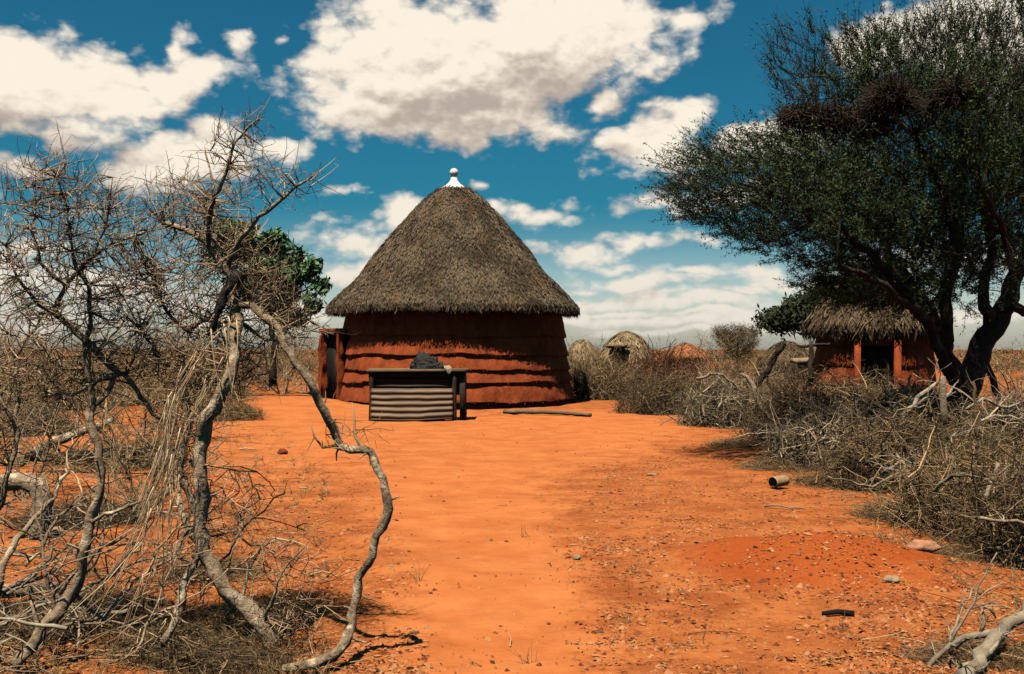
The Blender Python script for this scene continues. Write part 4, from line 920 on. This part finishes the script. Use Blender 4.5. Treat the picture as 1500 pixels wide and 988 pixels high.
bough([(1445,535,15),(1455,560,15.0),(1466,590,15)], .05, .05, 'slanting prop leaning on the acacia trunk', 0, 'leaning_pole', 'abark', cat='pole')
for _ in range(46):
    t = random.random(); px = 950+560*t+random.uniform(-40, 90); yb = 575+(210*t**1.5)+random.uniform(-30, 20); d = CH*F/(yb+62*t+28-HY)*random.uniform(1.0, 1.35)
    L = random.uniform(.5, 1.3); q0 = P(px, yb, d); th_ = random.uniform(0, 6.28); el_ = random.uniform(-.1, .7); v = np.array([math.cos(th_)*math.cos(el_), math.sin(th_)*math.cos(el_)*.6, math.sin(el_)])
    q0[2] = max(q0[2], .25); q = [q0]
    for k in range(3): v = v+RNG.normal(0, .38, 3); v /= np.linalg.norm(v); q.append(q[-1]+v*L/3)
    q = np.array(q); q[:, 2] = np.maximum(q[:, 2], .15); r_ = random.uniform(.009, .020)
    stick('dead_branch', list(q), r_, r_*.45, M[random.choice(['bleached', 'bleached', 'bark'])], 'pale crooked bough tangled into the long brush fence', 'branch', 3, .012, 6, 'bleached boughs on the brush fence', .14, 8)
# pale trough by the upright post
tb = MB(); c_ = P(1188, 528, 24); tb.box(c_, (.45, .18, .06), .1, .02); tb.box(c_+np.array([0, 0, -.12]), (.30, .14, .06), .1, .02); tag(tb.build('stone_slab', M['stone_pale'], loc=c_), 'pale slab resting behind the upright dark post', 'slab')

# ------------------------------------------------------------------ bare bushes behind, each one an object
def shrub_proto(name, n_st, h, mtl, wisp=1., seed=0, fine=3):
    root = empty(name, (0, 0, 0), 'x', 'bush'); sm, tm = MB(), MB()
    a = RNG.random(n_st)*2*PI; d = np.stack([np.cos(a)*.55, np.sin(a)*.55, np.ones(n_st)], 1)+RNG.normal(0, .25, (n_st, 3)); d /= np.linalg.norm(d, axis=1, keepdims=True)
    b0 = np.stack([np.cos(a), np.sin(a), 0*a], 1)*.08
    p1 = twigs(sm, b0, d, h*RNG.uniform(.6, 1.05, n_st), RNG.uniform(.012, .022, n_st), 7, .7, 5)
    k = np.repeat(np.arange(n_st), 9); q = p1[k, RNG.integers(2, 7, len(k))]; dd = d[k]*.7+unit(len(k))*.8*wisp; dd /= np.linalg.norm(dd, axis=1, keepdims=True)
    p2 = twigs(tm, q, dd, h*RNG.uniform(.2, .45, len(k)), RNG.uniform(.004, .008, len(k)), 5, .6, 4)
    k2 = np.repeat(np.arange(len(k)), fine*2); q = p2[k2, RNG.integers(1, 5, len(k2))]; dd = dd[k2]*.5+unit(len(k2)); dd /= np.linalg.norm(dd, axis=1, keepdims=True)
    p3 = twigs(tm, q, dd, h*RNG.uniform(.06, .2, len(k2)), RNG.uniform(.0025, .0045, len(k2)), 4, .6, 3)
    k3 = np.repeat(np.arange(len(k2)), fine); q = p3[k3, RNG.integers(1, 4, len(k3))]; twigs(tm, q, unit(len(k3)), h*RNG.uniform(.02, .07, len(k3)), np.full(len(k3), .002), 3, .4, 3)
    sm.build('stem', M['bark'], root); tm.build('twigs', mtl, root); return root
SB = [shrub_proto('bare_bush', 9, 1.7, M['brush_brown'], seed=1), shrub_proto('bare_bush', 12, 1.5, M['brush'], seed=2), shrub_proto('bare_bush', 8, 2.0, M['brush_brown'], seed=3)]
BG = 'leafless bushes on the plain'
first = [True]*3
def bush(k, px, d, s, label, sx=1.):
    c = G(np.array([(px-HX)/F*d, d, 0.]), -.02); sc = (s*sx, s*sx, s); rz = random.uniform(0, 6.28)
    if first[k]:
        o = SB[k]; o.location = c; o.scale = sc; o.rotation_euler = (0, 0, rz); o['label'] = label; first[k] = False
    else: o = dup(SB[k], c, rz, sc, label)
    o['group'] = BG; return o
# near ones behind the bare trees
for k, px, d, s, sx, lb in [(0, 30, 10.5, .75, 1.2, 'brown leafless bush behind the slim dark stem'), (1, 200, 9.5, .62, 1.2, 'grey leafless bush between the two bare trees'), (2, 95, 13.5, .70, 1.3, 'leafless bush on the low rise above the brown log'),
        (0, 190, 14.0, .8, 1.2, 'leafless bush behind the blackened branch'), (2, 300, 24, 1.0, 1.2, 'leafless bush at the back of the yard beside the bare trunk'), (1, 265, 17, .8, 1.1, 'thin leafless bush seen through the hanging creeper'),
        (1, 355, 33.0, 1.2, 1.3, 'dark leafless bush beside the leafy tree foot'), (0, 415, 34, 1.3, 1.2, 'leafless bush under the leafy green tree'), (2, 450, 36, 1.1, 1.1, 'leafless bush just left of the large hut door'),
        (1, 848, 33, 1.30, .9, 'pale stemmed leafless bush touching the large hut'), (2, 885, 36, .6, 1.2, 'leafless bush in front of the tan dome hut'), (0, 1480, 24, 1.0, 1.3, 'leafless bush to one side of the acacia trunk'), (2, 1520, 30, 1.1, 1.3, 'leafless bush behind the acacia at the picture edge'), (2, 905, 32, .32, 1.8, 'low leafless bush in front of the straw dome hut')]:
    bush(k, px, d, s, lb, sx)
for i in range(46):
    d = random.uniform(20, 60); px = random.uniform(-120, 470)
    if d < 33 and px > 300: d += 14
    bush(i % 3, px, d, random.uniform(.55, 1.25), 'leafless bush in the brown thicket behind the bare trees', random.uniform(1., 1.6))
for i in range(26):
    d = random.uniform(38, 75); px = random.choice([random.uniform(1030, 1250), random.uniform(1400, 1620)])
    bush(i % 3, px, d, random.uniform(.6, 1.1), 'leafless bush out on the plain beyond the brush fence', random.uniform(1., 1.6))

# ------------------------------------------------------------------ litter, gravel, grass, far scrub: what nobody could count
def scatter_pts(n, ymin, ymax, acc):
    out = []
    while len(out) < n:
        y = ymin+(ymax-ymin)*random.random()**1.9; x = random.uniform(-.62, .62)*y
        if random.random() < acc(x, y): out.append((x, y, ground_z(x, y)))
    return np.array(out)
offpath = lambda x, y: max(.03, 1-1.1*seg_w(x, y))*(.06+1.3*max(0, .25+mnoise.noise(Vector((x*1.1, y*1.1, 5.)))+.9*mnoise.noise(Vector((x*4.3, y*4.3, 8.)))))
Pn = scatter_pts(42000, 4.2, 24, offpath); n = len(Pn); u = unit(n); u[:, 2] *= .25; v = np.cross(u, unit(n)); v /= np.linalg.norm(v, axis=1, keepdims=True); v[:, 2] *= .45
b = MB(); sz = (.002+RNG.gamma(1.6, .0032, n))*(1+Pn[:, 1]*.025); b.quads(Pn+np.array([0, 0, .008]), u*sz[:, None]*1.3, v*sz[:, None]*.6, np.clip(RNG.beta(1.5, 1.2, n), 0, 1)); tag(b.build('leaf_litter', M['litter'], smooth=False), kind='stuff')
Pn = scatter_pts(14000, 4.2, 20, lambda x, y: offpath(x, y)+.04); n = len(Pn); b = MB()
oct_v = np.array([(1,0,0),(0,1,0),(-1,0,0),(0,-1,0),(0,0,1),(0,0,-.6)], float); oct_f = np.array([(0,1,4),(1,2,4),(2,3,4),(3,0,4),(1,0,5),(2,1,5),(3,2,5),(0,3,5)])
V = (oct_v[None]*RNG.uniform(.5, 1.3, (n, 6, 1)))*(RNG.gamma(2., .0038, n)+.003)[:, None, None]*np.array([1, 1, .7])+Pn[:, None, :]
b.add(V.reshape(-1, 3), None, (np.arange(n)[:, None, None]*6+oct_f[None]).reshape(-1, 3), np.repeat(RNG.random(n), 6)); tag(b.build('gravel', M['gravel'], smooth=False), kind='stuff')
def edge(x, y):                                        # close to the brush and under the bare trees
    px = HX+x/y*F; py = HY+CH*F/y
    right = px > 1010+(py-600)*1.35; left = px < 480-(max(0, 700-py))*1.0
    return (1. if (right or left) else .012)
Pn = scatter_pts(4200, 4.2, 20, edge); n = len(Pn); a = RNG.random(n)*2*PI; d = np.stack([np.cos(a), np.sin(a), RNG.uniform(-.02, .25, n)], 1)
b = MB(); twigs(b, Pn+np.array([0, 0, .006]), d, RNG.uniform(.06, .38, n), RNG.uniform(.0016, .0045, n), 5, .5, 3); tag(b.build('fallen_twigs', M['brush_brown'], smooth=True), kind='stuff')
def grassy(x, y):
    return edge(x, y)*max(0, .35+mnoise.noise(Vector((x*1.6, y*1.6, 12.))))*1.3
Pn = scatter_pts(900, 4.4, 19, grassy); rep = np.repeat(Pn, 9, 0); n = len(rep); d = unit(n)*.75; d[:, 2] = np.abs(d[:, 2])+.35; d /= np.linalg.norm(d, axis=1, keepdims=True)
b = MB(); twigs(b, rep+RNG.normal(0, .015, (n, 3))*np.array([1, 1, 0]), d, RNG.uniform(.04, .16, n), RNG.uniform(.0012, .0024, n), 4, .5, 3); tag(b.build('dry_grass', M['grass']), kind='stuff')
# tangle of fine dead twigs lying under the bare trees
tl = [heap(HB, 60, 940, 330, 70, 'low tangle of brown twigs under the forked stem', depth=.6, group='low twig tangles under the bare trees'), heap(HP[1], 330, 985, 260, 60, 'low tangle of grey twigs at the root of the arching branch', depth=.5, group='low twig tangles under the bare trees'),
      heap(HB, 190, 690, 170, 50, 'brown twig tangle beside the blackened branch', depth=.6, group='low twig tangles under the bare trees'), heap(HP[2], 40, 640, 150, 60, 'grey twig tangle behind the dead stump', depth=.6, group='low twig tangles under the bare trees'),
      heap(HB, 250, 600, 260, 70, 'wide brown brush tangle at the back of the yard', depth=.5, group='low twig tangles under the bare trees'), heap(HP[0], 60, 605, 240, 90, 'grey brush tangle along the low rise', depth=.5, group='low twig tangles under the bare trees')]
G_ = 'low twig tangles under the bare trees'
for src, px, py, wd, h, lb in [(HB, 165, 905, 200, 50, 'brown twig tangle between the forked stem and the hanging creeper'), (HP[0], 255, 968, 230, 55, 'grey twig tangle below the hanging creeper'), (HB, 360, 925, 190, 46, 'brown twig tangle round the root of the arching tree'),
        (HP[1], 120, 775, 200, 45, 'grey twig tangle between the dead stump and the upright stem'), (HB, 310, 850, 170, 40, 'thin brown twig tangle behind the leaning trunk'), (HP[2], 20, 930, 150, 60, 'grey twig tangle over the flat grey log'), (HB, 330, 620, 120, 40, 'small brown brush tangle behind the bare trunk')]:
    heap(src, px, py, wd, h, lb, depth=.6, group=G_)
# far scrub to the horizon
n = 1500; y = 62*np.exp(RNG.random(n)*2.6); x = RNG.uniform(-.85, .85, n)*y; rr = RNG.uniform(.5, 1.25, n)*np.clip(y/120, .8, 1.5); per = 70
C = np.repeat(np.stack([x, y, rr*.45], 1), per, 0); u = unit(n*per); C = C+u*(RNG.random(n*per)**.4)[:, None]*np.repeat(rr, per)[:, None]*np.array([1.2, 1.2, .62])
u2 = unit(n*per); v2 = np.cross(u2, unit(n*per)); v2 /= np.linalg.norm(v2, axis=1, keepdims=True); s_ = np.repeat(rr, per)*RNG.uniform(.10, .2, n*per)
b = MB(); b.quads(C, u2*s_[:, None], v2*s_[:, None]*.45, np.repeat(RNG.random(n), per)); tag(b.build('distant_scrub', M['scrub'], smooth=False), kind='stuff')
